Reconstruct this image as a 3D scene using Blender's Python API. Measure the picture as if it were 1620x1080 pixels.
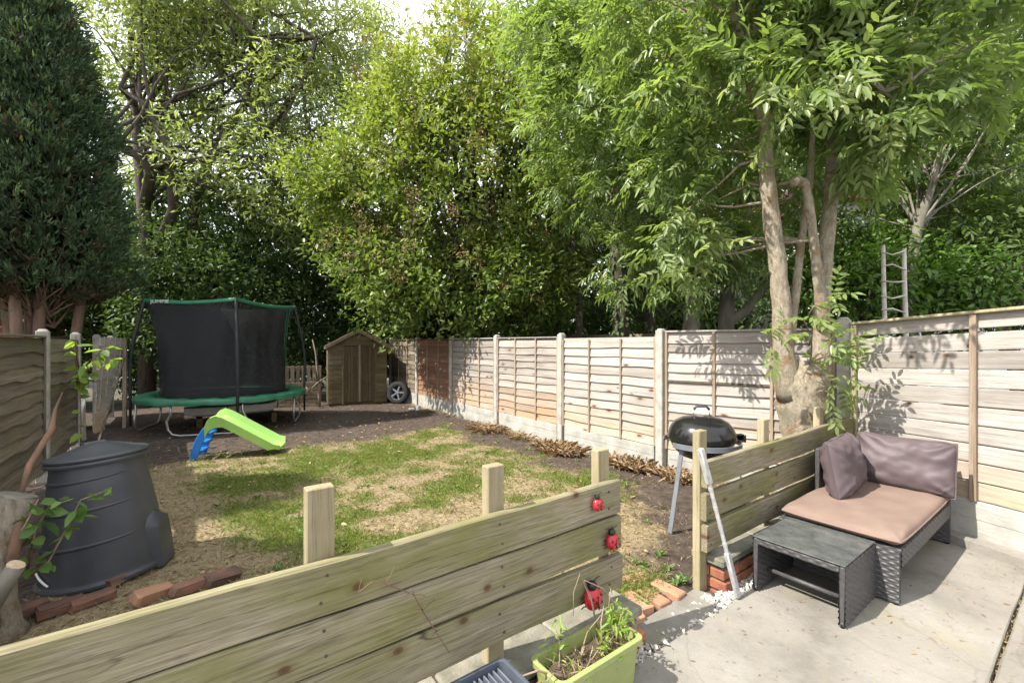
import bpy, bmesh, math, random
import numpy as np
from mathutils import Vector, Matrix, Quaternion, noise as mnoise
R = math.radians
for o in list(bpy.data.objects): bpy.data.objects.remove(o)
scene = bpy.context.scene
COL = scene.collection
# ---------------------------------------------------------------- camera, sky, sun, exposure
YAW = 36.3; F = 700.0; HC = 1.65
cam = bpy.data.cameras.new('camera'); cam.sensor_width = 36; cam.lens = 36 * F / 1620
cam.shift_y = 3 / 1620; cam.clip_start = .05; cam.clip_end = 600
co = bpy.data.objects.new('camera', cam); COL.objects.link(co)
co.location = (0, 0, HC); co.rotation_euler = (R(90), 0, R(-YAW)); scene.camera = co
SUN = Vector((-.70, .17, .86)).normalized()          # towards the sun
w = bpy.data.worlds.new('World'); scene.world = w; w.use_nodes = True
nt = w.node_tree; bg = nt.nodes['Background']; sk = nt.nodes.new('ShaderNodeTexSky')
sk.sky_type = 'NISHITA'; sk.sun_disc = False; sk.sun_elevation = math.asin(SUN.z)
sk.sun_rotation = math.atan2(SUN.x, SUN.y); sk.dust_density = 3.0; sk.air_density = 1.0; sk.ozone_density = 1.0
tc = nt.nodes.new('ShaderNodeTexCoord'); cn = nt.nodes.new('ShaderNodeTexNoise'); cn.inputs['Scale'].default_value = 2.2; cn.inputs['Detail'].default_value = 7
mpw = nt.nodes.new('ShaderNodeMapping'); mpw.inputs['Scale'].default_value = (1, 1, 2.2); nt.links.new(tc.outputs['Generated'], mpw.inputs[0]); nt.links.new(mpw.outputs[0], cn.inputs['Vector'])
cr = nt.nodes.new('ShaderNodeValToRGB'); cr.color_ramp.elements[0].position = .3; cr.color_ramp.elements[0].color = (.55, .55, .55, 1); cr.color_ramp.elements[1].position = .6; cr.color_ramp.elements[1].color = (.95, .95, .95, 1); nt.links.new(cn.outputs[0], cr.inputs[0])
cm_ = nt.nodes.new('ShaderNodeMix'); cm_.data_type = 'RGBA'; cm_.inputs[7].default_value = (4.3, 4.35, 4.45, 1)      # thin bright high cloud over the whole sky
nt.links.new(cr.outputs[0], cm_.inputs[0]); nt.links.new(sk.outputs[0], cm_.inputs[6]); nt.links.new(cm_.outputs[2], bg.inputs[0]); bg.inputs[1].default_value = .15
sl = bpy.data.lights.new('sun', 'SUN'); sl.energy = 3.1; sl.angle = R(.55); sl.color = (1, .94, .84)
so = bpy.data.objects.new('sun', sl); COL.objects.link(so); so.rotation_euler = (-SUN).to_track_quat('-Z', 'Y').to_euler()
so.location = (-20, 5, 30)
vs = scene.view_settings; vs.view_transform = 'Standard'; vs.look = 'None'; vs.gamma = 1; vs.exposure = 1.65
scene.cycles.max_bounces = 5; scene.cycles.diffuse_bounces = 3; scene.cycles.glossy_bounces = 2; scene.cycles.transmission_bounces = 3; scene.cycles.transparent_max_bounces = 8; scene.cycles.use_adaptive_sampling = True; scene.cycles.adaptive_threshold = .02
scene.cycles.use_denoising = True

# ---------------------------------------------------------------- helpers
SY, CY = math.sin(R(YAW)), math.cos(R(YAW))
def at(px, py, Z):      # a point at depth Z along the view
    X = (px - 810) * Z / F
    return Vector((Z * SY + X * CY, Z * CY - X * SY, HC - (py - 543) * Z / F))
WO = {}                 # world origin of every parent
def wo(o): return WO.get(o.name, Vector((0, 0, 0))) if o else Vector((0, 0, 0))
def tag(o, label=None, cat=None, group=None, kind=None):
    if label: o['label'] = label
    if cat: o['category'] = cat
    if group: o['group'] = group
    if kind: o['kind'] = kind
    return o
def thing(name, loc, label, cat, group=None, parent=None):
    o = bpy.data.objects.new(name, None); COL.objects.link(o); o.empty_display_size = .1
    o.location = Vector(loc) - wo(parent); o.parent = parent
    WO[o.name] = Vector(loc)
    return tag(o, label, cat, group)
def sub(name, loc, parent): return thing(name, loc, None, None, None, parent)
class MB:
    def __init__(s): s.v = []; s.f = []; s.m = []; s.mi = 0
    def add(s, vs, fs):
        n = len(s.v); s.v += [tuple(v) for v in vs]
        for f in fs: s.f.append(tuple(i + n for i in f)); s.m.append(s.mi)
        return s
    def box(s, c, size, M=None, b=0.0):
        hx, hy, hz = [q / 2 for q in size]; c = Vector(c)
        b = min(b, hx * .9, hy * .9, hz * .9)
        if b <= 0:
            vs = [Vector((x, y, z)) for x in (-hx, hx) for y in (-hy, hy) for z in (-hz, hz)]
            fs = [(0, 1, 3, 2), (4, 6, 7, 5), (0, 4, 5, 1), (2, 3, 7, 6), (0, 2, 6, 4), (1, 5, 7, 3)]
        else:
            bm = bmesh.new(); bmesh.ops.create_cube(bm, size=1)
            for v in bm.verts: v.co = Vector((v.co.x * hx * 2, v.co.y * hy * 2, v.co.z * hz * 2))
            bmesh.ops.bevel(bm, geom=list(bm.edges), offset=b, segments=1, affect='EDGES')
            bm.verts.index_update(); vs = [v.co.copy() for v in bm.verts]; fs = [[v.index for v in f.verts] for f in bm.faces]; bm.free()
        if M is not None: vs = [M @ v for v in vs]
        return s.add([v + c for v in vs], fs)
    def seg(s, a, b, wy, wz, up=(0, 0, 1), bev=0.0):      # bar from a to b
        a, b = Vector(a), Vector(b); x = (b - a); L = x.length; x.normalize()
        z = Vector(up); y = z.cross(x)
        if y.length < 1e-4: y = Vector((1, 0, 0)).cross(x)
        y.normalize(); z = x.cross(y)
        M = Matrix((x, y, z)).transposed()
        return s.box((a + b) / 2, (L, wy, wz), M, bev)
    def tube(s, pts, rad, n=8, cap=True, jit=0, seed=0):
        pts = [Vector(p) for p in pts]; rad = [rad] * len(pts) if not hasattr(rad, '__len__') else rad
        rr = random.Random(seed); vs = []; fs = []; u = None
        for i, p in enumerate(pts):
            t = (pts[min(i + 1, len(pts) - 1)] - pts[max(i - 1, 0)])
            if t.length < 1e-9: t = Vector((0, 0, 1))
            t.normalize()
            if u is None: u = t.orthogonal().normalized()
            else:
                u = u - t * u.dot(t)
                u = u.normalized() if u.length > 1e-6 else t.orthogonal().normalized()
            w_ = t.cross(u)
            for k in range(n):
                a = 2 * math.pi * k / n; r = rad[i]
                if jit: r *= 1 + jit * 2.2 * mnoise.noise((p + (u * math.cos(a) + w_ * math.sin(a)) * r) * (.55 / max(.02, rad[0])) + Vector((seed, 0, 0)))
                vs.append(p + (u * math.cos(a) + w_ * math.sin(a)) * r)
        for i in range(len(pts) - 1):
            for k in range(n):
                fs.append((i * n + k, i * n + (k + 1) % n, (i + 1) * n + (k + 1) % n, (i + 1) * n + k))
        if cap: fs.append(tuple(range(n - 1, -1, -1))); fs.append(tuple((len(pts) - 1) * n + k for k in range(n)))
        return s.add(vs, fs)
    def lathe(s, c, prof, n=32, M=None, cap=True):
        c = Vector(c); vs = []; fs = []
        for r, z in prof:
            for k in range(n):
                a = 2 * math.pi * k / n; v = Vector((r * math.cos(a), r * math.sin(a), z))
                vs.append(c + (M @ v if M is not None else v))
        for i in range(len(prof) - 1):
            for k in range(n):
                fs.append((i * n + k, i * n + (k + 1) % n, (i + 1) * n + (k + 1) % n, (i + 1) * n + k))
        if cap and prof[0][0] > 1e-4: fs.append(tuple(range(n - 1, -1, -1)))
        if cap and prof[-1][0] > 1e-4: fs.append(tuple((len(prof) - 1) * n + k for k in range(n)))
        return s.add(vs, fs)
    def grid(s, fn, nu, nv, closed=False):     # fn(i,j)->point
        vs = [fn(i, j) for j in range(nv) for i in range(nu)]; fs = []
        for j in range(nv - 1):
            for i in range(nu if closed else nu - 1):
                fs.append((j * nu + i, j * nu + (i + 1) % nu, (j + 1) * nu + (i + 1) % nu, (j + 1) * nu + i))
        return s.add(vs, fs)
    def prism(s, poly, a, b):       # poly: list of points; extrude by vector b from offset a
        n = len(poly); a = Vector(a); b = Vector(b); p0 = [Vector(p) + a for p in poly]; p1 = [p + b for p in p0]
        return s.add(p0 + p1, [tuple(range(n - 1, -1, -1)), tuple(range(n, 2 * n))] + [(i, (i + 1) % n, n + (i + 1) % n, n + i) for i in range(n)])
    def mesh(s, name, origin=(0, 0, 0)):
        o = Vector(origin); me = bpy.data.meshes.new(name)
        me.from_pydata([(x - o.x, y - o.y, z - o.z) for x, y, z in s.v], [], s.f); me.update()
        bm = bmesh.new(); bm.from_mesh(me); bmesh.ops.recalc_face_normals(bm, faces=bm.faces); bm.to_mesh(me); bm.free()
        if max(s.m, default=0): me.polygons.foreach_set('material_index', s.m)
        return me
def put(name, mb, mat, parent=None, smooth=False, kind=None, origin=None):
    if origin is None:
        a = np.array(mb.v); origin = Vector(((a[:, 0].min() + a[:, 0].max()) / 2, (a[:, 1].min() + a[:, 1].max()) / 2, a[:, 2].min()))
    me = mb.mesh(name, origin)
    for m in (mat if isinstance(mat, (list, tuple)) else [mat]): me.materials.append(m)
    if smooth:
        me.polygons.foreach_set('use_smooth', [True] * len(me.polygons))
        if smooth != True: me.set_sharp_from_angle(angle=R(smooth))
    o = bpy.data.objects.new(name, me); COL.objects.link(o)
    o.parent = parent; o.location = Vector(origin) - wo(parent); WO[o.name] = Vector(origin)
    if kind: o['kind'] = kind
    return o
def inst(name, me, parent, loc, rot=(0, 0, 0), scale=(1, 1, 1)):
    o = bpy.data.objects.new(name, me); COL.objects.link(o); o.parent = parent
    o.location = Vector(loc) - wo(parent); o.rotation_euler = rot; o.scale = scale; WO[o.name] = Vector(loc)
    return o

# ---------------------------------------------------------------- materials
def newmat(name):
    m = bpy.data.materials.new(name); m.use_nodes = True; t = m.node_tree
    return m, t, t.nodes['Principled BSDF'], t.nodes, t.links
def nd(t, typ, **kw):
    n = t.nodes.new(typ)
    for k, v in kw.items():
        if k.startswith('i_'): n.inputs[k[2:].replace('_', ' ')].default_value = v
        else: setattr(n, k, v)
    return n
def ramp(t, fac, stops):
    r = t.nodes.new('ShaderNodeValToRGB'); e = r.color_ramp.elements
    while len(e) < len(stops): e.new(.5)
    for q, (p, c) in zip(e, stops): q.position = p; q.color = (*c, 1) if len(c) == 3 else c
    t.links.new(fac, r.inputs[0]); return r.outputs[0]
def mixc(t, fac, a, b, mode='MIX'):
    m = t.nodes.new('ShaderNodeMix'); m.data_type = 'RGBA'; m.blend_type = mode
    for sock, v in ((m.inputs[0], fac), (m.inputs[6], a), (m.inputs[7], b)):
        if hasattr(v, 'is_output') or hasattr(v, 'links'): t.links.new(v, sock)
        else: sock.default_value = v if isinstance(v, (int, float)) else (*v, 1)
    return m.outputs[2]
def noise(t, scale, detail=4, vec=None, rough=.55):
    n = nd(t, 'ShaderNodeTexNoise'); n.inputs['Scale'].default_value = scale; n.inputs['Detail'].default_value = detail
    n.inputs['Roughness'].default_value = rough
    if vec is not None: t.links.new(vec, n.inputs['Vector'])
    return n.outputs[0]
def coords(t, kind='Object', scale=(1, 1, 1), rnd=0.0):
    c = nd(t, 'ShaderNodeTexCoord'); mp = nd(t, 'ShaderNodeMapping'); mp.inputs['Scale'].default_value = scale
    t.links.new(c.outputs[kind], mp.inputs['Vector'])
    if rnd:
        oi = nd(t, 'ShaderNodeObjectInfo'); mu = nd(t, 'ShaderNodeMath', operation='MULTIPLY'); mu.inputs[1].default_value = rnd
        t.links.new(oi.outputs['Random'], mu.inputs[0]); cb = nd(t, 'ShaderNodeCombineXYZ')
        for k in range(3): t.links.new(mu.outputs[0], cb.inputs[k])
        t.links.new(cb.outputs[0], mp.inputs['Location'])
    return mp.outputs[0]
def bump(t, b, h, strength, dist=.01):
    n = nd(t, 'ShaderNodeBump'); n.inputs['Strength'].default_value = strength; n.inputs['Distance'].default_value = dist
    t.links.new(h, n.inputs['Height']); t.links.new(n.outputs[0], b.inputs['Normal'])
def plain(name, c1, c2=None, scale=8, rough=.6, bmp=.2, bscale=None, metal=0, spec=.5, rnd=30, vary=.0, stretch=(1, 1, 1), dist=.01):
    m, t, b, N, L = newmat(name); v = coords(t, 'Object', stretch, rnd)
    c2 = c2 or tuple(x * .75 for x in c1)
    f = noise(t, scale, 5, v); c = ramp(t, f, [(.3, c2), (.7, c1)])
    if vary:
        oi = nd(t, 'ShaderNodeObjectInfo'); c = mixc(t, 1.0, c, ramp(t, oi.outputs['Random'], [(0, (1 - vary,) * 3), (1, (1 + vary * .4,) * 3)]), 'MULTIPLY')
    L.new(c, b.inputs['Base Color']); b.inputs['Roughness'].default_value = rough; b.inputs['Metallic'].default_value = metal
    b.inputs['Specular IOR Level'].default_value = spec
    if bmp: bump(t, b, noise(t, bscale or scale * 6, 4, v), bmp, dist)
    return m
def wood(name, c1, c2, algae=0.0, knots=False, stain=None, vary=.25, axis='x', grain=34, crack=True, rough=.85, kn=4.2):
    m, t, b, N, L = newmat(name)
    st = {'x': (.035, 1, 1), 'z': (1, 1, .035)}[axis]
    v = coords(t, 'Object', st, 40); v1 = coords(t, 'Object', (1, 1, 1), 40)
    g = noise(t, grain, 6, v, .65); c = ramp(t, g, [(.28, c2), (.5, tuple((a + q) / 2 for a, q in zip(c1, c2))), (.72, c1)])
    big = noise(t, 2.2, 3, v1); c = mixc(t, .55, c, ramp(t, big, [(.3, (.62, .6, .58)), (.7, (1.12, 1.12, 1.12))]), 'MULTIPLY')
    if vary:
        oi = nd(t, 'ShaderNodeObjectInfo'); c = mixc(t, 1.0, c, ramp(t, oi.outputs['Random'], [(0, (1 - vary, 1 - vary, 1 - vary * 1.05)), (1, (1.08, 1.08, 1.08))]), 'MULTIPLY')
    if stain:
        ge = nd(t, 'ShaderNodeNewGeometry'); sp = nd(t, 'ShaderNodeSeparateXYZ'); L.new(ge.outputs['Position'], sp.inputs[0])
        mr = nd(t, 'ShaderNodeMapRange'); mr.inputs[1].default_value = stain[1]; mr.inputs[2].default_value = stain[0]; L.new(sp.outputs[2], mr.inputs[0])
        mm = nd(t, 'ShaderNodeMath', operation='MULTIPLY'); L.new(mr.outputs[0], mm.inputs[0])
        L.new(ramp(t, noise(t, 3, 3, v1), [(.25, (.2,) * 3), (.65, (.9,) * 3)]), mm.inputs[1]); c = mixc(t, mm.outputs[0], c, stain[2])
    if algae:
        a = ramp(t, noise(t, 3.2, 6, coords(t, 'Object', (.6, 1, 1.4), 17), .62), [(.5 - algae * .2, (0, 0, 0)), (.72 - algae * .12, (1, 1, 1))])
        mm = nd(t, 'ShaderNodeMath', operation='MULTIPLY'); L.new(a, mm.inputs[0]); mm.inputs[1].default_value = min(.85, algae * 1.15)
        c = mixc(t, mm.outputs[0], c, (.145, .15, .03))
    h = g
    c = mixc(t, ramp(t, noise(t, 130, 4, v, .7), [(.34, (.7,) * 3), (.47, (0, 0, 0))]), c, tuple(q * .55 for q in c2))
    if knots:
        sx = nd(t, 'ShaderNodeSeparateXYZ'); L.new(coords(t, 'Object', (1, 1, 1), 23), sx.inputs[0]); cx = nd(t, 'ShaderNodeCombineXYZ'); L.new(sx.outputs[0], cx.inputs[0]); L.new(sx.outputs[2], cx.inputs[1]); vo = nd(t, 'ShaderNodeTexVoronoi', voronoi_dimensions='2D'); vo.inputs['Scale'].default_value = kn; vo.inputs['Randomness'].default_value = 1
        mk = nd(t, 'ShaderNodeMapping'); mk.inputs['Scale'].default_value = (.8, 1.15, 1); L.new(cx.outputs[0], mk.inputs[0]); L.new(mk.outputs[0], vo.inputs['Vector'])
        k = ramp(t, vo.outputs['Distance'], [(.0, (1, 1, 1)), (.045, (.85,) * 3), (.07, (.3,) * 3), (.16, (0, 0, 0))]); km = nd(t, 'ShaderNodeMath', operation='MULTIPLY'); L.new(k, km.inputs[0]); L.new(ramp(t, noise(t, 1.9, 1, v1), [(.47, (0, 0, 0)), (.5, (1, 1, 1))]), km.inputs[1]); c = mixc(t, km.outputs[0], c, (.085, .045, .022))
        vc = coords(t, 'Object', (.25, .3, 3.0), 9); wv = nd(t, 'ShaderNodeTexVoronoi', feature='DISTANCE_TO_EDGE'); wv.inputs['Scale'].default_value = 1.3
        nz = nd(t, 'ShaderNodeTexNoise'); nz.inputs['Scale'].default_value = 3.0; L.new(vc, nz.inputs['Vector'])
        wm = mixc(t, .25, vc, nz.outputs[1]); L.new(wm, wv.inputs['Vector'])
        ck = ramp(t, wv.outputs['Distance'], [(0, (1, 1, 1)), (.0035, (0, 0, 0))]); cm = nd(t, 'ShaderNodeMath', operation='MULTIPLY'); L.new(ck, cm.inputs[0]); L.new(ramp(t, noise(t, 1.2, 2, v1), [(.5, (0, 0, 0)), (.58, (.9,) * 3)]), cm.inputs[1]); c = mixc(t, cm.outputs[0], c, (.05, .04, .03))
    L.new(c, b.inputs['Base Color']); b.inputs['Roughness'].default_value = rough; b.inputs['Specular IOR Level'].default_value = .25
    bump(t, b, h, .45, .006); return m
def leafmat(name, cols, trans=.35, rough=.45, spec=.5, tcol=None):
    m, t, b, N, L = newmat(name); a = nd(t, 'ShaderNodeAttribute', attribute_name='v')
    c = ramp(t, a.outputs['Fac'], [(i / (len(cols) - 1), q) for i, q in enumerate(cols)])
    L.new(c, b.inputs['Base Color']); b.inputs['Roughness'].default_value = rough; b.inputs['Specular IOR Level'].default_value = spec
    tr = nd(t, 'ShaderNodeBsdfTranslucent'); L.new(mixc(t, 1.0, c, tcol or (1.5, 1.6, .7), 'MULTIPLY'), tr.inputs[0])
    mx = nd(t, 'ShaderNodeMixShader'); mx.inputs[0].default_value = trans
    L.new(b.outputs[0], mx.inputs[1]); L.new(tr.outputs[0], mx.inputs[2]); L.new(mx.outputs[0], N['Material Output'].inputs[0]); return m
M = {}
M['fence'] = wood('weathered_fence', (.48, .445, .415), (.26, .225, .2), stain=(.25, 1.0, (.44, .26, .12)), vary=.34, knots=True, kn=3.2)
M['fence_pale'] = wood('pale_fence', (.51, .478, .45), (.30, .268, .243), stain=(.2, .8, (.48, .31, .16)), vary=.28, knots=True, kn=3.2)
M['fence_red'] = wood('red_fence', (.34, .19, .12), (.2, .11, .08), stain=(.2, .6, (.40, .26, .14)), vary=.25)
M['fence_old'] = wood('old_dark_fence', (.31, .26, .21), (.15, .12, .095), algae=.25, vary=.4)
M['batten'] = wood('batten', (.42, .34, .26), (.24, .18, .13), vary=.25, axis='z')
M['batten_old'] = wood('batten_old', (.22, .18, .14), (.1, .08, .06), vary=.25, axis='z')
M['sleeper'] = wood('green_treated_board', (.34, .30, .22), (.14, .115, .075), algae=.58, knots=True, kn=3.6, vary=.16, grain=105)
M['post'] = wood('treated_post', (.43, .38, .26), (.27, .22, .13), algae=.25, vary=.15, axis='z')
M['shed'] = wood('shed_board', (.24, .19, .115), (.11, .085, .05), algae=.25, vary=.3)
M['shed_door'] = wood('shed_plank', (.22, .165, .095), (.085, .062, .04), algae=.2, vary=.4, axis='z')
M['driftwood'] = wood('grey_branch', (.36, .30, .23), (.17, .13, .1), vary=.2)
M['concrete_post'] = plain('concrete_post', (.46, .44, .40), (.27, .25, .22), 9, .9, .35, 60)
M['gravel_board'] = plain('gravel_board', (.42, .41, .38), (.27, .265, .235), 5, .92, .4, 50, stretch=(.5, 1, 1))
M['coping'] = plain('coping', (.27, .25, .205), (.10, .10, .07), 7, .92, .5, 60)
M['brick'] = plain('red_brick', (.42, .16, .085), (.25, .09, .055), 14, .9, .5, 70, vary=.3)
M['old_brick'] = plain('old_brick', (.25, .12, .075), (.10, .065, .05), 9, .95, .6, 60, vary=.45)
M['paver'] = plain('brick_paver', (.46, .24, .14), (.30, .17, .11), 10, .92, .4, 60, vary=.25)
def slabmat():
    m, t, b, N, L = newmat('concrete_slab'); v = coords(t, 'Object')
    c = ramp(t, noise(t, 1.6, 8, v, .62), [(.3, (.115, .106, .09)), (.5, (.20, .187, .163)), (.68, (.27, .255, .228))])
    c = mixc(t, ramp(t, noise(t, 5, 6, v, .7), [(.44, (0, 0, 0)), (.62, (.55,) * 3)]), c, (.245, .225, .19))
    c = mixc(t, ramp(t, noise(t, 1.1, 4, coords(t, 'Object', (1, 1.6, 1), 5)), [(.56, (0, 0, 0)), (.72, (.5,) * 3)]), c, (.25, .235, .10))
    c = mixc(t, ramp(t, noise(t, 70, 3, v, .7), [(.62, (0, 0, 0)), (.72, (.5,) * 3)]), c, (.12, .11, .095))
    c = mixc(t, ramp(t, noise(t, 2.3, 2, coords(t, 'Object', (1, 1, 1), 3)), [(.3, (.3,) * 3), (.44, (0, 0, 0))]), c, (.19, .175, .15))
    wv = nd(t, 'ShaderNodeTexVoronoi', feature='DISTANCE_TO_EDGE'); wv.inputs['Scale'].default_value = .75; nz_ = nd(t, 'ShaderNodeTexNoise'); nz_.inputs['Scale'].default_value = 3; nz_.inputs['Detail'].default_value = 6; L.new(v, nz_.inputs['Vector']); L.new(mixc(t, .18, v, nz_.outputs[1]), wv.inputs['Vector'])
    c = mixc(t, ramp(t, wv.outputs['Distance'], [(0, (.22,) * 3), (.003, (0, 0, 0))]), c, (.07, .062, .05))
    c = mixc(t, ramp(t, noise(t, 14, 7, v, .75), [(.58, (0, 0, 0)), (.66, (.45,) * 3)]), c, (.13, .12, .10))
    L.new(c, b.inputs['Base Color']); b.inputs['Roughness'].default_value = .9
    bump(t, b, noise(t, 40, 8, v, .7), .6, .01); return m
M['slab'] = slabmat()
def groundmat():
    m, t, b, N, L = newmat('lawn_soil'); c0 = nd(t, 'ShaderNodeNewGeometry'); P = c0.outputs['Position']
    soil = ramp(t, noise(t, 9, 8, P, .7), [(.3, (.035, .027, .022)), (.55, (.085, .066, .054)), (.75, (.15, .12, .10))])
    straw = ramp(t, noise(t, 26, 6, P, .7), [(.3, (.13, .095, .055)), (.5, (.27, .215, .125)), (.7, (.40, .33, .20))])
    green = ramp(t, noise(t, 30, 5, P, .7), [(.3, (.06, .085, .02)), (.7, (.16, .20, .055))])
    a = nd(t, 'ShaderNodeAttribute', attribute_name='cover')      # r straw, g green
    sp = nd(t, 'ShaderNodeSeparateColor'); L.new(a.outputs['Color'], sp.inputs[0])
    n2 = noise(t, 6, 6, P, .7)
    def cov(s):
        ad = nd(t, 'ShaderNodeMath', operation='ADD'); L.new(s, ad.inputs[0]); L.new(n2, ad.inputs[1])
        return ramp(t, ad.outputs[0], [(.74, (0, 0, 0)), (1.0, (.85,) * 3)])
    c = mixc(t, cov(sp.outputs[0]), soil, straw); c = mixc(t, cov(sp.outputs[1]), c, green)
    L.new(c, b.inputs['Base Color']); b.inputs['Roughness'].default_value = .95; b.inputs['Specular IOR Level'].default_value = .15
    bump(t, b, noise(t, 35, 8, P, .75), .8, .02); return m
M['ground'] = groundmat()
M['earth'] = plain('far_earth', (.09, .085, .045), (.05, .045, .03), 2, .95, .3)
M['gravel'] = plain('white_gravel', (.62, .58, .53), (.36, .33, .30), 60, .85, .2)
M['bark_pale0'] = plain('pale_bark', (.44, .37, .28), (.20, .155, .11), 9, .9, .7, 26, stretch=(1, 1, .45), dist=.02)
def barkmat():
    m, t, b, N, L = newmat('pale_bark'); v = coords(t, 'Object', (1, 1, .5)); v1 = coords(t, 'Object')
    c = ramp(t, noise(t, 24, 8, v, .75), [(.3, (.19, .15, .105)), (.5, (.40, .34, .255)), (.68, (.54, .48, .385))])
    c = mixc(t, ramp(t, noise(t, 5, 6, v1, .7), [(.52, (0, 0, 0)), (.62, (.8,) * 3)]), c, (.30, .185, .095))
    c = mixc(t, ramp(t, noise(t, 3, 4, v1), [(.58, (0, 0, 0)), (.7, (.6,) * 3)]), c, (.22, .22, .15))
    c = mixc(t, ramp(t, noise(t, 34, 6, coords(t, 'Object', (1, 1, .22)), .7), [(.34, (.7,) * 3), (.43, (0, 0, 0))]), c, (.15, .105, .065))
    L.new(c, b.inputs['Base Color']); b.inputs['Roughness'].default_value = .9; bump(t, b, noise(t, 26, 8, v, .8), 1.0, .05); return m
M['bark_pale'] = barkmat()
M['bark'] = plain('dark_bark', (.10, .08, .062), (.045, .036, .028), 9, .95, .7, 26, stretch=(1, 1, .3), dist=.02)
M['bark_red'] = plain('conifer_bark', (.30, .20, .15), (.13, .085, .065), 9, .95, .7, 26, stretch=(1, 1, .15), dist=.02)
M['bark_grey'] = plain('grey_bark', (.24, .22, .18), (.11, .10, .08), 7, .95, .6, 26, stretch=(1, 1, .3), dist=.02)
M['cut'] = plain('sawn_wood', (.60, .47, .30), (.42, .30, .18), 30, .8, .2)
M['peel'] = plain('peeled_wood', (.25, .14, .085), (.10, .06, .042), 12, .85, .5, stretch=(1, 1, .3))
M['black_plastic'] = plain('charcoal_plastic', (.055, .058, .066), (.038, .040, .047), 5, .46, .08, 120)
M['black_plastic2'] = plain('black_gloss', (.012, .012, .013), (.008, .008, .008), 5, .35, .05)
M['white_paint'] = plain('white_paint', (.75, .75, .73), (.6, .6, .57), 8, .5, .05)
M['enamel'] = plain('black_enamel', (.011, .011, .012), (.014, .013, .013), 6, .16, .04, 60)
M['grey_metal'] = plain('grey_painted_steel', (.20, .22, .25), (.15, .165, .19), 12, .45, .08, metal=.3)
M['galv'] = plain('galvanised_tube', (.55, .55, .55), (.38, .38, .38), 14, .38, .05, metal=.85)
M['alu'] = plain('scuffed_aluminium', (.60, .61, .63), (.38, .39, .40), 25, .45, .1, metal=.5)
M['pad_green'] = plain('green_pvc', (.03, .19, .095), (.016, .12, .06), 6, .42, .5, 9, dist=.03)
M['net_pole'] = plain('foam_pole', (.022, .023, .026), (.014, .015, .017), 6, .6, .3, 20)
M['mat'] = plain('jump_mat', (.014, .014, .016), (.01, .01, .011), 20, .7, .1)
def netmat():
    m, t, b, N, L = newmat('black_net'); b.inputs['Base Color'].default_value = (.011, .012, .015, 1); b.inputs['Roughness'].default_value = .75
    tr = nd(t, 'ShaderNodeBsdfTransparent'); mx = nd(t, 'ShaderNodeMixShader'); mx.inputs[0].default_value = .22
    L.new(b.outputs[0], mx.inputs[1]); L.new(tr.outputs[0], mx.inputs[2]); L.new(mx.outputs[0], N['Material Output'].inputs[0]); return m
M['net'] = netmat()
M['slide_green'] = plain('lime_plastic', (.34, .58, .15), (.30, .53, .13), 3, .38, .03)
M['slide_blue'] = plain('blue_plastic', (.02, .17, .50), (.016, .14, .43), 3, .38, .03)
M['lime'] = plain('lime_planter', (.30, .345, .12), (.21, .245, .09), 6, .45, .1, 40)
M['tray'] = plain('grey_tray', (.10, .115, .15), (.07, .08, .1), 8, .5, .1)
M['rattan'] = plain('grey_rattan', (.072, .070, .072), (.04, .039, .041), 45, .52, .1, 100)
M['seat_fabric'] = plain('faded_brown_fabric', (.212, .150, .120), (.16, .11, .088), 4, .88, .25, 220, dist=.003)
M['pillow_fabric'] = plain('taupe_fabric', (.108, .082, .088), (.08, .06, .066), 4, .6, .15, 240, spec=.4, dist=.003)
M['red'] = plain('red_glaze', (.50, .022, .035), (.40, .015, .025), 8, .25, .03)
M['rubber'] = plain('tyre_rubber', (.02, .02, .021), (.012, .012, .012), 12, .8, .4)
M['pink'] = plain('pink_plastic', (.62, .34, .62), (.52, .28, .54), 8, .4, .03)
M['yellow'] = plain('yellow_plastic', (.80, .68, .03), (.7, .58, .02), 8, .4, .05)
M['soil'] = plain('potting_soil', (.11, .082, .06), (.04, .03, .022), 25, .95, .9, 40, dist=.02)
M['felt'] = plain('roof_felt', (.13, .105, .085), (.07, .06, .05), 12, .95, .5)
M['render'] = plain('white_render', (.80, .79, .77), (.7, .69, .67), 3, .9, .1)
M['tile'] = plain('roof_tile', (.25, .10, .07), (.15, .07, .05), 10, .9, .5)
M['pane'] = plain('window_glass', (.03, .035, .04), (.02, .022, .025), 2, .08, 0)
M['twig'] = plain('dry_twig', (.30, .22, .16), (.18, .12, .08), 14, .9, .3)
def glassmat():
    m, t, b, N, L = newmat('table_glass'); b.inputs['Base Color'].default_value = (.09, .125, .115, 1); b.inputs['Roughness'].default_value = .12
    v = coords(t, 'Object'); L.new(ramp(t, noise(t, 9, 7, v, .7), [(.3, (.04, .045, .045)), (.75, (.12, .128, .124))]), b.inputs['Base Color'])
    L.new(ramp(t, noise(t, 6, 6, v, .6), [(.35, (.08,) * 3), (.7, (.45,) * 3)]), b.inputs['Roughness']); return m
M['glass'] = glassmat()
M['lf_ash'] = leafmat('ash_leaf', [(.085, .135, .048), (.14, .205, .07), (.20, .265, .098), (.29, .345, .14)], .45, .38)
M['lf_laurel'] = leafmat('laurel_leaf', [(.045, .085, .022), (.09, .15, .036), (.155, .215, .05), (.225, .275, .065), (.31, .33, .085)], .38, .45, .45)
M['lf_back'] = leafmat('pale_tree_leaf', [(.12, .155, .07), (.19, .235, .10), (.27, .305, .14), (.38, .37, .20)], .52, .5)
M['lf_dark'] = leafmat('dark_leaf', [(.035, .062, .022), (.065, .108, .035), (.11, .165, .052)], .34, .55, .35)
M['lf_shrub'] = leafmat('shrub_leaf', [(.05, .10, .02), (.09, .17, .03), (.15, .24, .045)], .35, .45)
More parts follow.
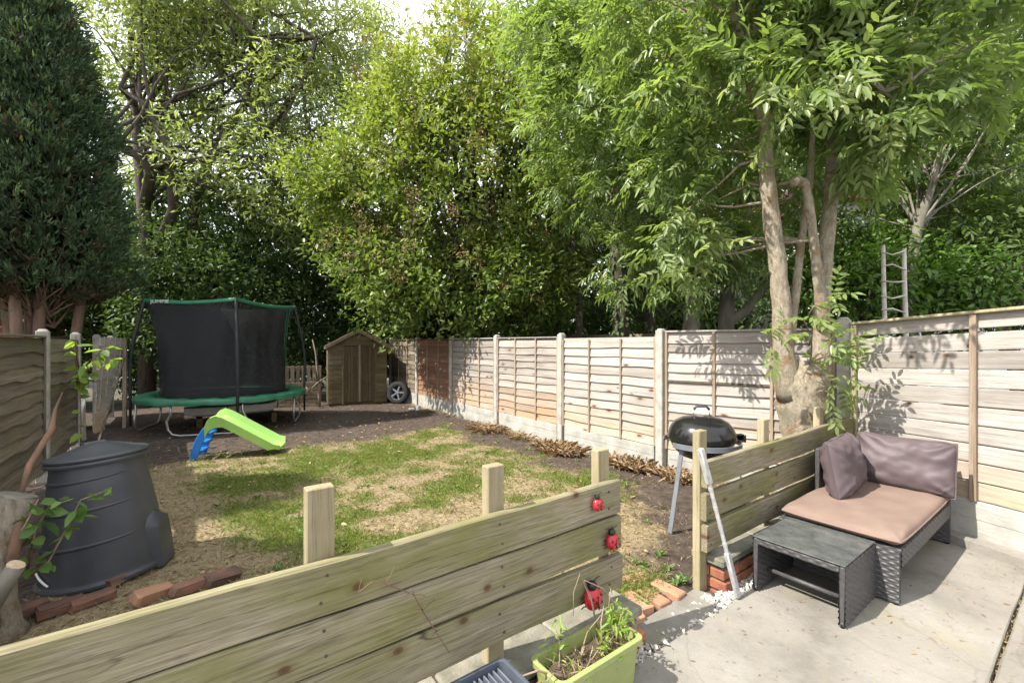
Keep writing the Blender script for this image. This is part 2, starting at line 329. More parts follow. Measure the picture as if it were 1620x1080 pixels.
M['lf_con'] = leafmat('conifer_spray', [(.07, .05, .03), (.03, .05, .028), (.05, .085, .045), (.075, .12, .058), (.13, .17, .075)], .18, .65, .25)
M['lf_brown'] = leafmat('dead_leaf', [(.19, .12, .065), (.36, .25, .14), (.52, .41, .26)], .15, .8, .2, (1.2, 1.0, .7))
M['lf_young'] = leafmat('young_leaf', [(.10, .20, .03), (.22, .34, .05), (.34, .45, .08)], .45, .4)
M['grass_g'] = leafmat('green_grass', [(.09, .13, .025), (.16, .215, .04), (.25, .295, .07)], .35, .55, .3)
M['grass_d'] = leafmat('dry_grass', [(.19, .14, .075), (.34, .27, .15), (.50, .42, .26)], .2, .8, .2, (1.2, 1.1, .8))

# ---------------------------------------------------------------- foliage engine
def unit(a): return a / np.maximum(np.linalg.norm(a, axis=1, keepdims=True), 1e-9)
def leafmesh(name, P, D, N, L, W, mat, val, parent, kind='stuff', droop=.15, origin=None, extra=None):
    n = len(P); D = unit(D); S = unit(np.cross(D, N)); U = np.cross(S, D)
    L = np.broadcast_to(np.asarray(L, float), (n,))[:, None]; W = np.broadcast_to(np.asarray(W, float), (n,))[:, None] / 2
    dz = np.array([[0, 0, -1.0]])
    b = P; r1 = P + D * L * .3 + S * W * .9 + U * W * .25; r2 = P + D * L * .68 + S * W * .8 + U * W * .25 + dz * L * droop * .4
    t = P + D * L + dz * L * droop; l2 = P + D * L * .68 - S * W * .8 + U * W * .25 + dz * L * droop * .4; l1 = P + D * L * .3 - S * W * .9 + U * W * .25
    V = np.stack([b, r1, r2, t, l2, l1], 1).reshape(-1, 3)
    if origin is None: origin = V.mean(0); origin[2] = V[:, 2].min()
    V = V - np.asarray(origin)
    idx = (np.arange(n)[:, None] * 6 + np.array([[0, 1, 2, 3, 0, 3, 4, 5]])).reshape(-1)
    me = bpy.data.meshes.new(name); me.vertices.add(len(V)); me.loops.add(len(idx)); me.polygons.add(2 * n)
    me.vertices.foreach_set('co', V.astype(np.float32).ravel()); me.loops.foreach_set('vertex_index', idx.astype(np.int32))
    me.polygons.foreach_set('loop_start', np.arange(0, 8 * n, 4, dtype=np.int32)); me.update(calc_edges=True)
    at_ = me.attributes.new('v', 'FLOAT', 'POINT'); at_.data.foreach_set('value', np.repeat(np.clip(val, 0, 1), 6).astype(np.float32))
    me.materials.append(mat); o = bpy.data.objects.new(name, me); COL.objects.link(o); o.parent = parent
    o.location = Vector(origin) - wo(parent); WO[o.name] = Vector(origin)
    if kind: o['kind'] = kind
    return o
def rdir(rng, n): return unit(rng.normal(size=(n, 3)))
def crown_pts(rng, lobes, n, shell=.5, zmin=-9, holes=0, hr=.8):
    lb = np.array(lobes, float); vol = lb[:, 3] * lb[:, 4] * lb[:, 5]; k = rng.choice(len(lb), n, p=vol ** .8 / (vol ** .8).sum())
    d = rdir(rng, n); r = (shell ** 3 + (1 - shell ** 3) * rng.random(n)) ** (1 / 3)
    r *= 1 + .13 * np.sin(d[:, 0] * 6 + k) * np.sin(d[:, 1] * 5 + k * 1.7) + .13 * np.sin(d[:, 2] * 8 + k * 2) * np.sin(d[:, 0] * 7 + k) + .08 * np.sin(d[:, 1] * 11 + k * 3)
    P = lb[k, :3] + d * lb[k, 3:6] * r[:, None]; O = unit(d / lb[k, 3:6])
    keep = P[:, 2] > zmin
    if holes:
        hc = P[rng.choice(n, holes)]
        for h in hc: keep &= np.linalg.norm(P - h, axis=1) > hr * (.5 + rng.random())
    return P[keep], O[keep]
def limbs(mb, rng, base, pts, r0, bend=.25, n=6, rend=.012, sides=5):
    for p in pts:
        b = np.array(base[rng.integers(len(base))], float) if isinstance(base, list) else np.array(base, float)
        m = (b + p) / 2 + np.array([0, 0, 1.0]) * np.linalg.norm(p - b) * bend * .5 + rng.normal(size=3) * np.linalg.norm(p - b) * .07
        L = []; rr = []
        for i in range(n):
            t = i / (n - 1); q = (1 - t) ** 2 * b + 2 * t * (1 - t) * m + t * t * p
            L.append(q + rng.normal(size=3) * .035 * (0 < i < n - 1) * min(2, np.linalg.norm(p - b) / 2)); rr.append(r0 * (1 - t) ** 1.1 + rend)
        mb.tube(L, rr, sides, cap=False)
def clusters(rng, P, O, k, spread, L, W, up=.2, tw=.5, out=.6, Ls=.45):
    n = len(P); twig = unit(O * out + rdir(rng, n) * .6 + np.array([[0, 0, up]]))
    tt = rng.random((n, k)); Q = P[:, None] + twig[:, None] * (tt * tw)[..., None] + rng.normal(size=(n, k, 3)) * spread
    D = twig[:, None] * .55 + rng.normal(size=(n, k, 3)) * .7; D[..., 2] -= .15
    N = rng.normal(size=(n, k, 3)) * .55 + np.array([0, 0, 1.0]) + O[:, None] * .35
    m = n * k; return Q.reshape(m, 3), D.reshape(m, 3), N.reshape(m, 3), L * (1 - Ls + 2 * Ls * rng.random(m)), W * (1 - Ls + 2 * Ls * rng.random(m))
def broadleaf(name, label, cat, base, lobes, ncl, k, L, W, leaf, bark, r0, seed, spread=.16, shell=.5, holes=0, hr=.8, nl=30, trunk=None, group=None, vbias=0, stems=None, tw=.5, zmin=-9, mid=.45, droop=.15, toplit=.35, limbs_bend=.25):
    rng = np.random.default_rng(seed); T = thing(name, base, label, cat, group)
    P, O = crown_pts(rng, lobes, ncl, shell, zmin, holes, hr)
    Q, D, N, LL, WW = clusters(rng, P, O, k, spread, L, W, tw=tw)
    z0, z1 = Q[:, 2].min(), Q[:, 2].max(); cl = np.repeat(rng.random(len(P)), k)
    val = .12 + .35 * rng.random(len(Q)) + .3 * cl + toplit * ((Q[:, 2] - z0) / (z1 - z0)) - .15 + vbias  # height term paints sunlit tops and shaded undersides into the leaf colour
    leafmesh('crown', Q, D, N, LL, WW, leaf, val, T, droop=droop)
    mb = MB(); b = Vector(base); lc = np.array(lobes, float); ctr = np.average(lc[:, :3], axis=0, weights=lc[:, 3])
    if stems is None:
        top = Vector((ctr[0], ctr[1], ctr[2] + .5)); rr = random.Random(seed); pts = []
        for i in range(9):
            t = i / 8; pts.append(b.lerp(top, t) + Vector((rr.uniform(-1, 1), rr.uniform(-1, 1), 0)) * .08 * (i > 0))
        stems = [(pts, [r0 * (1.15 - .8 * i / 8) for i in range(9)])]
    for pts, rad in stems: mb.tube(pts, rad, 12, jit=.06, seed=seed)
    put('trunk', mb, bark, T, True)
    bases = [tuple(p) for pts, rad in stems for p in pts[len(pts) // 3:]]
    mb = MB(); limbs(mb, rng, bases, P[rng.choice(len(P), min(nl, len(P)), replace=False)], r0 * mid, bend=limbs_bend)
    if nl: put('branches', mb, bark, T, True)
    return T
# ---------------------------------------------------------------- ground, patio
rs = random.Random(5)
g = MB(); g.add([(-150, -150, -.14), (150, -150, -.14), (150, 150, -.14), (-150, 150, -.14)], [(0, 1, 2, 3)])
tag(put('ground', g, M['earth']), kind='structure')
def sm(a, b, x): t = min(1, max(0, (x - a) / (b - a))); return t * t * (3 - 2 * t)
def nz(x, y, s, k=0): return mnoise.noise(Vector((x * s, y * s, k)))
def cover(x, y):      # straw, green
    n = nz(x, y, .7, 1) * .5 + nz(x, y, 1.9, 4) * .35
    inl = sm(8.3, 7.2, y + n * .8) * sm(4.5, 3.5, x + n * 1.0 + max(0, 3.2 - y) * .5) * sm(-1.2, -.3, x + n * .4) * sm(1.9, 2.5, y)
    straw = inl * (.62 + .3 * n)
    gr = inl * max(0, (.345 + .85 * (nz(x, y, .7, 9) * .6 + nz(x, y, 1.7, 12) * .5 + nz(x, y, 4.1, 15) * .55))) * sm(-.1, 1.0, x + .15 * (y - 4)) * sm(2.6, 3.4, y)
    gr += .5 * sm(.55, .1, math.hypot((x - 2.35) / 1.2, (y - 1.95) / .55)) 
    straw = max(straw, .55 * sm(4.6, 5.1, x + n * .3) * sm(1.5, 2.5, y), .5 * sm(.7, .2, math.hypot((x - 2.3) / 1.3, (y - 2.05) / .6)))
    return min(1, straw), min(.8, gr)
def gz(x, y):
    return .025 * nz(x, y, 1.1, 2) + .012 * nz(x, y, 5, 3) + (.03 * nz(x, y, .9, 7) if y > 7 else 0)
nx, ny = 150, 270; x0, x1, y0, y1 = -2.0, 6.2, 1.58, 14.6
g = MB(); g.grid(lambda i, j: (lambda x, y: (x, y, gz(x, y) - .01 - .05 * sm(1.85, 1.6, y)))(x0 + (x1 - x0) * i / (nx - 1), y0 + (y1 - y0) * j / (ny - 1)), nx, ny)
lawn = put('lawn', g, M['ground'], smooth=True, origin=(0, 0, 0)); lawn['kind'] = 'structure'
ca = lawn.data.color_attributes.new('cover', 'FLOAT_COLOR', 'POINT'); cv = []
for v in lawn.data.vertices: a, b_ = cover(v.co.x, v.co.y); cv += [a, b_, 0, 1]
ca.data.foreach_set('color', cv)
# patio of large concrete slabs
patio = thing('patio', (3, 0, -.1), None, None); patio['kind'] = 'structure'
def slab(x0, y0, x1, y1, z=0, th=.1, name='paving_slab', par=None, mat=None, edge=.008):
    b = MB(); n = 14; rr = random.Random(int(x0 * 91 + y0 * 37)); pl = []
    for (ax, ay), (bx, by) in (((x0, y0), (x1, y0)), ((x1, y0), (x1, y1)), ((x1, y1), (x0, y1)), ((x0, y1), (x0, y0))):
        for i in range(n):
            t = i / n; pl.append(Vector((ax + (bx - ax) * t + rr.uniform(-1, 1) * edge * .6, ay + (by - ay) * t + rr.uniform(-1, 1) * edge * .6, 0)))
    c = sum(pl, Vector()) / len(pl); k = len(pl)
    inner = [p + (c - p).normalized() * .012 for p in pl]
    vs = [Vector((p.x, p.y, z - th)) for p in pl] + [Vector((p.x, p.y, z - .008)) for p in pl] + [Vector((p.x, p.y, z)) for p in inner]
    fs = [tuple(range(2 * k, 3 * k))]
    for q in (0, 1):
        for i in range(k): fs.append((q * k + i, q * k + (i + 1) % k, (q + 1) * k + (i + 1) % k, (q + 1) * k + i))
    b.add(vs, fs); return put(name, b, mat or M['slab'], par or patio)
JX = (-3.2, .3, 5.16)
for i in range(2):
    slab(JX[i] + .006, .366, JX[i + 1] - .006, 1.46); slab(JX[i] + .006, -1.6, JX[i + 1] - .006, .352, z=-.003)
slab(-3.2, -3.4, 5.1, -1.62)
# step slab between the two low fences
b = MB(); pl = [(2.06, 1.55), (2.16, 1.475), (2.66, 1.475), (2.83, 1.60), (2.79, 1.70), (2.06, 1.69)]
b.prism([(x, y, 0) for x, y in pl], (0, 0, -.13), (0, 0, .105)); o = put('step_slab', b, M['slab']); tag(o, kind='structure')
# brick path beyond the step
path = thing('brick_path', (2.4, 1.9, -.05), None, None); path['kind'] = 'structure'
bm_ = MB().box((0, 0, 0), (.215, .105, .06), None, .008).mesh('paver'); bm_.materials.append(M['paver'])
for (x, y, a) in ((2.20, 1.79, 84), (2.33, 1.82, 80), (2.47, 1.80, 86), (2.62, 1.79, 95), (2.12, 2.03, 8), (2.36, 2.04, 15), (2.58, 2.0, -10), (2.25, 2.2, 5), (2.48, 2.19, 12)):
    inst('brick', bm_, path, (x, y, -.028 + rs.uniform(-.006, .008)), (rs.uniform(-.04, .04), rs.uniform(-.04, .04), R(a)))
# white gravel
def pebbles(name, n, fn, smin, smax, mat, seed):
    rr = random.Random(seed); b = MB()
    base = [(1, 0, 0), (-1, 0, 0), (0, 1, 0), (0, -1, 0), (0, 0, 1), (0, 0, -1)]
    fs = [(0, 2, 4), (2, 1, 4), (1, 3, 4), (3, 0, 4), (2, 0, 5), (1, 2, 5), (3, 1, 5), (0, 3, 5)]
    k = 0
    while k < n:
        p = fn(rr)
        if p is None: continue
        q = Quaternion((rr.random(), rr.random(), rr.random(), rr.random())).normalized(); s = rr.uniform(smin, smax)
        b.add([Vector(p) + q @ Vector((v[0] * s * rr.uniform(.8, 1.4), v[1] * s * rr.uniform(.6, 1), v[2] * s * rr.uniform(.5, .9))) for v in base], fs); k += 1
    return put(name, b, mat, None, kind='stuff')
def gfn(rr):
    x = rr.uniform(1.15, 3.35); y = rr.uniform(1.44, 1.62)
    if 2.08 < x < 2.72 and y > 1.49 - .0 and rr.random() < .9: return None
    if x < 1.8 and y > 1.58: return None
    if x > 2.8 and y > 1.58: return None
    z = -.035 if y > 1.465 else -.0
    if y < 1.465 and rr.random() < .8: return None
    return (x, y, z + rr.uniform(-.012, .018) + (.005 if z == 0 else 0))
tag(pebbles('gravel', 1100, gfn, .008, .021, M['gravel'], 4), 'white stone chips between patio edge and low wall', 'gravel')
g = MB(); g.add([(-3, 1.3, -.055), (5.4, 1.3, -.055), (5.4, 1.9, -.055), (-3, 1.9, -.055)], [(0, 1, 2, 3)]); tag(put('gravel_bed', g, M['soil']), kind='structure')

# ---------------------------------------------------------------- grass
rng = np.random.default_rng(3)
def blades(name, n, dens, mat, hl, hw, label, tilt, z=0.0, seed=1):
    rg = np.random.default_rng(seed); P = []
    X = rg.uniform(-1.3, 5.3, n * 8); Y = rg.uniform(1.75, 8.6, n * 8); U = rg.random(n * 8)
    keep = []
    for x, y, u in zip(X, Y, U):
        if u < dens(x, y): P.append((x, y, gz(x, y) - .012))
        if len(P) >= n: break
    P = np.array(P); m = len(P); D = rg.normal(size=(m, 3)) * tilt + np.array([0, 0, 1.0]); N = rg.normal(size=(m, 3))
    L = hl * (.5 + rg.random(m)); o = leafmesh(name, P, D, N, L, hw * (.7 + .6 * rg.random(m)), mat, rg.random(m), None, droop=.25)
    tag(o, label, 'grass'); return o
blades('grass', 60000, lambda x, y: 1.6 * max(0, cover(x, y)[1] - .12) * min(1.6, 5 / (y + 1)), M['grass_g'], .04, .0055, 'short green grass patches across the lawn', .55, seed=11)
blades('dry_grass', 52000, lambda x, y: (cover(x, y)[0] * .85 + .012) * min(1.6, 5 / (y + 1)), M['grass_d'], .05, .0038, 'dry straw-coloured grass lying over the lawn', 1.9, seed=12)
# small broad weeds
rg = np.random.default_rng(21); P = []; D = []
for k in range(120):
    x, y = rg.uniform(.2, 4.4), rg.uniform(2.1, 8)
    if k > 105: x, y = rg.uniform(2.0, 3.0), rg.uniform(1.75, 2.3)
    for q in range(rg.integers(5, 12)): P.append((x + rg.normal() * .015, y + rg.normal() * .015, gz(x, y) - .008)); a = rg.uniform(0, 6.3); D.append((math.cos(a), math.sin(a), rg.uniform(.3, 1.2)))
P = np.array(P); o = leafmesh('weeds', P, np.array(D), np.tile([[0, 0, 1.0]], (len(P), 1)) + rg.normal(size=(len(P), 3)) * .2, rg.uniform(.04, .085, len(P)), rg.uniform(.012, .025, len(P)), M['lf_shrub'], rg.random(len(P)), None)
tag(o, 'small leafy weeds scattered over the lawn', 'weeds')
P = np.stack([rg.uniform(-.8, 4.9, 330), rg.uniform(2.2, 12.2, 330), np.zeros(330)], 1)
for p in P: p[2] = gz(p[0], p[1]) + .008
o = leafmesh('fallen_leaves', P, rg.normal(size=(330, 3)) * np.array([[1, 1, .15]]), np.tile([[0, 0, 1.0]], (330, 1)) + rg.normal(size=(330, 3)) * .4, rg.uniform(.035, .08, 330), rg.uniform(.02, .04, 330), M['lf_brown'], rg.random(330), None)
tag(o, 'brown fallen leaves lying on soil and lawn', 'leaves')
def sfn(rr):
    x, y = rr.uniform(-1.2, 5.2), rr.uniform(2, 12)
    if cover(x, y)[0] > .45 and rr.random() < .8: return None
    return (x, y, gz(x, y) - .008)
tag(pebbles('soil_crumbs', 2600, sfn, .006, .018, M['soil'], 9), 'crumbs of dark soil over the bare ground', 'soil')

# ---------------------------------------------------------------- panel fences
def slatmesh(seed, h=.135, wav=.012, th=.009, n=14):
    rr = random.Random(seed); ph = [rr.uniform(0, 6.3) for _ in range(3)]; b = MB()
    def bot(t): return -.008 + wav * (.6 * math.sin(t * 7 + ph[0]) + .4 * math.sin(t * 17 + ph[1])) * .7
    def fn(i, j):
        t = i / (n - 1); zb = bot(t); y = .003 * math.sin(t * 5 + ph[2])
        return [(t, -.024 + y, zb), (t, -.002 + y, h), (t, -.002 + th + y, h), (t, -.024 + th + y, zb)][j % 4]
    b.grid(fn, n, 5)
    b.add([fn(0, j) for j in range(4)], [(0, 1, 2, 3)]); b.add([fn(n - 1, j) for j in range(4)], [(3, 2, 1, 0)])
    return b.mesh('slat')
SL = {}
def slats(mat):
    if mat not in SL:
        SL[mat] = []
        for s in range(5): me = slatmesh(s + len(SL) * 7, wav=.03 if mat == 'fence_old' else .012); me.materials.append(M[mat]); SL[mat].append(me)
    return SL[mat]
frnd = random.Random(77)
def panel(fence, p0, p1, z0, z1, mat, n=12, battens=(.33, .67), bmat='batten', side=-1, cap=True, gap=None, skip=(), sag=0):
    # side: -1 shows slat faces on local -y (right of travel p0->p1)
    a = Vector((p0[0], p0[1], 0)); c = Vector((p1[0], p1[1], 0)); u = (c - a); L = u.length; u.normalize(); nn = Vector((u.y, -u.x, 0)) * (1 if side == -1 else -1)
    pan = sub('panel', ((a + c) / 2 + Vector((0, 0, z0))), fence); ang = math.atan2(u.y, u.x); st = (z1 - z0 - .02) / n
    for i in range(n):
        if i in skip: continue
        z = z0 + i * st + frnd.uniform(-.004, .004)
        if gap is not None and i > gap: z += .02
        o = inst('slat', frnd.choice(slats(mat)), pan, a + Vector((0, 0, z)), (0, frnd.uniform(-.004, .004), ang), (L, 1 if side == -1 else -1, st / .125))
    for t in (0.012, *battens, .988):
        q = a + u * (t * L) + nn * .028; b = MB(); b.seg(q + Vector((0, 0, z0 - .005)), q + Vector((0, 0, z1 - (.0 if cap else frnd.uniform(0, .03)))), .032, .02, nn, .003); put('batten', b, M[bmat], pan)
    if cap: b = MB(); b.seg(a + u * .01 + nn * .008 + Vector((0, 0, z1 + .012)), c - u * .01 + nn * .008 + Vector((0, 0, z1 + .012)), .07, .022, (0, 0, 1), .003); put('top_rail', b, M[mat], pan)
    if gap is not None: z = z0 + (gap + 1) * st + .012; b = MB(); b.seg(a + u * .02 + nn * .012 + Vector((0, 0, z)), c - u * .02 + nn * .012 + Vector((0, 0, z)), .03, .025, (0, 0, 1)); put('mid_rail', b, M['batten_old'], pan)
    return pan
def cpost(fence, x, y, h, w=.1, rot=0, mat='concrete_post'):
    b = MB(); Mz = Matrix.Rotation(rot, 3, 'Z'); b.box((x, y, h / 2 - .1), (w, w, h + .2), Mz, .008)
    b.box((x, y, h + .006), (w * .75, w * .75, .03), Mz, .012); put('post', b, M[mat], fence)
def gboard(fence, p0, p1, h, z=0):
    a = Vector((*p0, 0)); c = Vector((*p1, 0)); u = (c - a).normalized(); b = MB(); b.seg(a + u * .04 + Vector((0, 0, z + h / 2 - .03)), c - u * .04 + Vector((0, 0, z + h / 2 - .03)), .05, h + .06, (0, 0, 1), .006)
    for k in (.2, .75): b.seg(a + u * .06 + Vector((u.y, -u.x, 0)) * .026 + Vector((0, 0, z + h * k)), c - u * .06 + Vector((u.y, -u.x, 0)) * .026 + Vector((0, 0, z + h * k)), .006, h * .3, (0, 0, 1), .002)
    put('gravel_board', b, M['gravel_board'], fence)
XR = 4.98; YP = [3.5, 5.4, 7.28, 9.15, 11.05, 12.95]
rf = thing('panel_fence', (XR, 8, 0), 'long sunlit lap-panel fence with concrete posts running from ash tree to shed', 'fence')
for i, y in enumerate(YP): cpost(rf, XR, y, 1.80 if i else 1.82, .105)
mats = ['fence_pale', 'fence', 'fence', 'fence_red', 'fence_old']
for i in range(5):
    p0, p1 = (XR, YP[i + 1] - .05), (XR, YP[i] + .05)       # travel towards the house: right of travel is -x (garden side)
    panel(rf, p0, p1, .31, 1.74, mats[i], 11, cap=i not in (0,), side=-1); gboard(rf, p0, p1, .3)
CX, CYY = 5.55, 1.68                                             # corner post
panel(rf, (XR + .02, 3.45), (CX - .02, 1.74), .3, 1.79, 'fence_pale', 12, gap=6, side=-1); gboard(rf, (XR + .02, 3.45), (CX - .02, 1.74), .28)
# fence behind the sofa
bf = thing('board_fence', (5.3, 1.0, 0), 'taller pale board fence behind the rattan sofa with leaf shadows', 'fence')
cpost(bf, CX, CYY, 1.9, .12, .2)
ux, uy = -.31, -.95; q0 = (CX + ux * .09, CYY + uy * .09); q1 = (CX + ux * 1.95, CYY + uy * 1.95); q2 = (CX + ux * 3.9, CYY + uy * 3.9)
def boardpanel(fence, p0, p1, z0, z1, dz):
    a = Vector((*p0, 0)); c = Vector((*p1, 0)); u = (c - a).normalized(); L = (c - a).length; nn = Vector((u.y, -u.x, 0)); pan = sub('panel', ((a + c) / 2 + Vector((0, 0, z0))), fence)
    n = 10; st = (z1 - z0) / n
    for i in range(n):
        z = z0 + i * st; top = i == n - 1
        h = st - (.004 if not top else .02); zz = z + st / 2 + (.018 if top else 0)
        b = MB(); b.box((0, 0, 0), (L, .016, h), None, .004); me = b.mesh('board'); me.materials.append(M['fence_pale']); inst('board', me, pan, (a + c) / 2 + nn * frnd.uniform(-.004, .004) + Vector((0, 0, zz + dz * (i + 1) / n / 2)), (0, -math.atan2(dz * (i + 1) / n, L), math.atan2(u.y, u.x)))
    for t in (.02, .52, .98):
        q = a + u * t * L + nn * .03; b = MB(); b.seg(q + Vector((0, 0, z0)), q + Vector((0, 0, z1 + dz * t)), .045, .03, nn, .004); put('batten', b, M['post'] if t == .02 else M['batten'], pan)
    b = MB(); b.seg(a + nn * .012 + Vector((0, 0, z1 + .012)), c + nn * .012 + Vector((0, 0, z1 + .012 + dz)), .09, .025, (0, 0, 1), .004); put('top_rail', b, M['post'], pan)
boardpanel(bf, q0, q1, .36, 1.84, .1); boardpanel(bf, (q1[0] + ux * .1, q1[1] + uy * .1), q2, .36, 1.92, 0); cpost(bf, q1[0] + ux * .05, q1[1] + uy * .05, 1.98, .1, .2)
gboard(bf, q0, q1, .36); gboard(bf, q1, q2, .36)
b = MB(); na = Vector((uy, -ux, 0)); b.prism([Vector((q0[0], q0[1], 0)) + na * .02, Vector((q2[0], q2[1], 0)) + na * .02, Vector((q2[0], q2[1], 0)) + na * .11, Vector((5.02, .35, 0)) + na * .1, Vector((q0[0], q0[1], 0)) + na * .12], (0, 0, -.1), (0, 0, .17)); tag(put('concrete_footing', b, M['slab']), 'rough concrete footing strip along the base of the board fence', 'footing')
# left fence
XL = -1.4; YL = [3.8, 5.72, 7.65, 9.6, 11.6, 13.5]
lf = thing('panel_fence', (XL, 8, 0), 'dark weathered wavy-edged panel fence behind the black compost bin', 'fence')
for y in YL: cpost(lf, XL, y, 1.8, .11)
for i in range(3): panel(lf, (XL, YL[i] + .05), (XL, YL[i + 1] - .05), .12, 1.72, 'fence_old', 11, bmat='batten_old', side=-1, battens=(), cap=i < 2)
panel(lf, (XL, YL[4] + .05), (XL, YL[5] - .05), .1, 1.66, 'fence_old', 11, bmat='batten', side=-1, battens=(.25, .5, .75), cap=False)
# broken panel, torn loose and leaning in the bay behind
bp = thing('broken_fence_panel', (XL + .05, 10.9, 0), 'broken fence panel torn along a diagonal and twisted beside dark fence', 'fence panel')
pa, pb = Vector((-1.36, 9.70, 0)), Vector((-.98, 11.45, 0)); pu = (pb - pa); pL = pu.length; pang = math.atan2(pu.y, pu.x); pn = Vector((pu.y, -pu.x, 0)).normalized()
for i in range(11):
    z = .22 + i * .138; f = z / 1.74; t0 = max(.0, .42 * f - .05) + frnd.uniform(-.02, .02); t1 = min(.97, .10 + .95 * f + frnd.uniform(-.04, .03))
    inst('slat', frnd.choice(slats('fence_pale')), bp, pa.lerp(pb, t0) + pn * (.16 * (1 - f)) + Vector((0, 0, z)), (frnd.uniform(-.05, .05) + .12 * (1 - f), frnd.uniform(-.04, .04), pang), (pL * (t1 - t0), 1, 1.12))
for t, lo, dt in ((.45, .55, .30), (.58, .7, .26), (.71, .85, .2), (.84, 1.05, .14), (.95, 1.3, .06)):
    b = MB(); b.seg(pa.lerp(pb, t - dt) + pn * (.03 + .16 * (1 - lo / 1.74)) + Vector((0, 0, lo)), pa.lerp(pb, t) + pn * .03 + Vector((0, 0, 1.76)), .026, .02, pn, .003); put('batten', b, M['batten'], bp)
b = MB(); b.seg(pa.lerp(pb, .02) + pn * .2 + Vector((0, 0, .02)), pa.lerp(pb, .97) + pn * .04 + Vector((0, 0, 1.5)), .03, .03, pn, .003); put('batten', b, M['batten_old'], bp)
b = MB(); b.seg(pb + Vector((0, 0, 0)), pb + Vector((.0, 0, 1.72)), .06, .06, pn, .004); put('end_post', b, M['batten'], bp)
# ---------------------------------------------------------------- low board fences and brick walls
def lowfence(label, x0, y0, x1, y1, ztops, posts, ph, seed):
    rr = random.Random(seed); T = thing('low_fence', ((x0 + x1) / 2, y0 + .05, 0), label, 'fence')
    u = Vector((x1 - x0, y1 - y0, 0)); L = u.length; u.normalize(); nn = Vector((u.y, -u.x, 0))
    for k, (za, zb, e0, e1) in enumerate(ztops):
        h = .178; b = MB(); n = 26; a = Vector((x0 + e0, y0, za)); c = Vector((x1 + e1, y1, zb)); th = .044
        pr = [(-.0, -h), (0.0, -.006), (.007, 0), (th - .007, 0), (th, -.006), (th, -h), (th - .006, -h - .004), (.006, -h - .004)]
        ph_ = rr.uniform(0, 6)
        def fn(i, j):
            t = i / (n - 1); p = a.lerp(c, t); y, z = pr[j % 8]; wv = .0035 * math.sin(t * 9 + ph_) + .002 * math.sin(t * 31 + ph_ * 2)
            return p - nn * y + Vector((0, 0, z + wv)) + nn * .003 * math.sin(t * 6 + ph_ + z * 8)
        b.grid(fn, n, 9); b.add([fn(0, j) for j in range(8)], [tuple(range(8))]); b.add([fn(n - 1, j) for j in range(8)], [tuple(range(7, -1, -1))])
        put('board', b, M['sleeper'], T)
    for (x, zt, w_) in posts:
        t = (x - x0) / (x1 - x0); p = Vector((x, y0 + (y1 - y0) * t, 0)) - nn * (.046 + .03); b = MB(); b.box((p.x, p.y, zt / 2 - .1), (w_, .055, zt + .2), Matrix.Rotation(math.atan2(u.y, u.x), 3, 'Z'), .004); put('post', b, M['post'], T)
        for (za, zb, e0, e1) in ztops:
            for dz_ in (.045, .135):
                q_ = Vector((x + rr.uniform(-.015, .015), y0 + (y1 - y0) * t, za + (zb - za) * t - dz_)) + nn * .0035; b = MB(); b.tube([q_ - nn * .004, q_ + nn * .0015], [.006, .005], 8); put('screw', b, M['bark'], T)
    return T
lowfence('low fence of three green-stained boards with red ladybird ornaments', -2.2, 1.625, 1.94, 1.625, [(.545, .475, 0, .02), (.715, .69, 0, .01), (.885, .89, 0, 0)], [(.385, 1.135, .095), (1.14, 1.09, .09), (1.86, 1.06, .09), (-1.0, 1.1, .09)], 0, 1)
lowfence('low fence of three mossy boards between kettle barbecue and sofa', 2.83, 1.625, 5.42, 1.56, [(.42, .47, .0, 0), (.635, .69, -.01, 0), (.85, .905, 0, 0)], [(2.86, 1.05, .09), (3.745, 1.04, .09), (4.79, 1.05, .09)], 0, 2)
BK = MB().box((0, 0, 0), (.21, .1, .062), None, .006).mesh('brick'); BK.materials.append(M['brick'])
def lowwall(label, x0, x1, coplen):
    T = thing('brick_wall', ((x0 + x1) / 2, 1.64, -.1), label, 'wall')
    for r in range(3):
        x = x0 + .105 + (.11 if r % 2 else 0); 
        if r % 2: inst('brick', BK, T, (x0 + .05, 1.64, -.07 + r * .075), (0, 0, R(90)), (.95, 1, 1))
        while x < x1 - .05:
            for yy in (1.605, 1.71): inst('brick', BK, T, (x + rs.uniform(-.003, .003), yy + rs.uniform(-.003, .003), -.07 + r * .075), (0, 0, rs.uniform(-.02, .02)))
            x += .22
    mb = MB(); mb.box(((x0 + x1) / 2, 1.655, .012), (x1 - x0 - .03, .17, .21)); put('mortar', mb, M['coping'], T)
    x = x0 - .02
    while x < x1: 
        xe = min(x + coplen, x1 + .02); b = MB(); b.box(((x + xe) / 2 - .003, 1.668, .165), (xe - x - .008, .235, .055), Matrix.Rotation(rs.uniform(-.004, .004), 3, 'Z'), .01); put('coping_stone', b, M['coping'], T); x = xe
lowwall('low brick wall with mossy coping under the ladybird fence', -2.2, 2.03, .62); lowwall('short brick wall with pale coping behind the rattan table', 2.91, 5.35, .6)

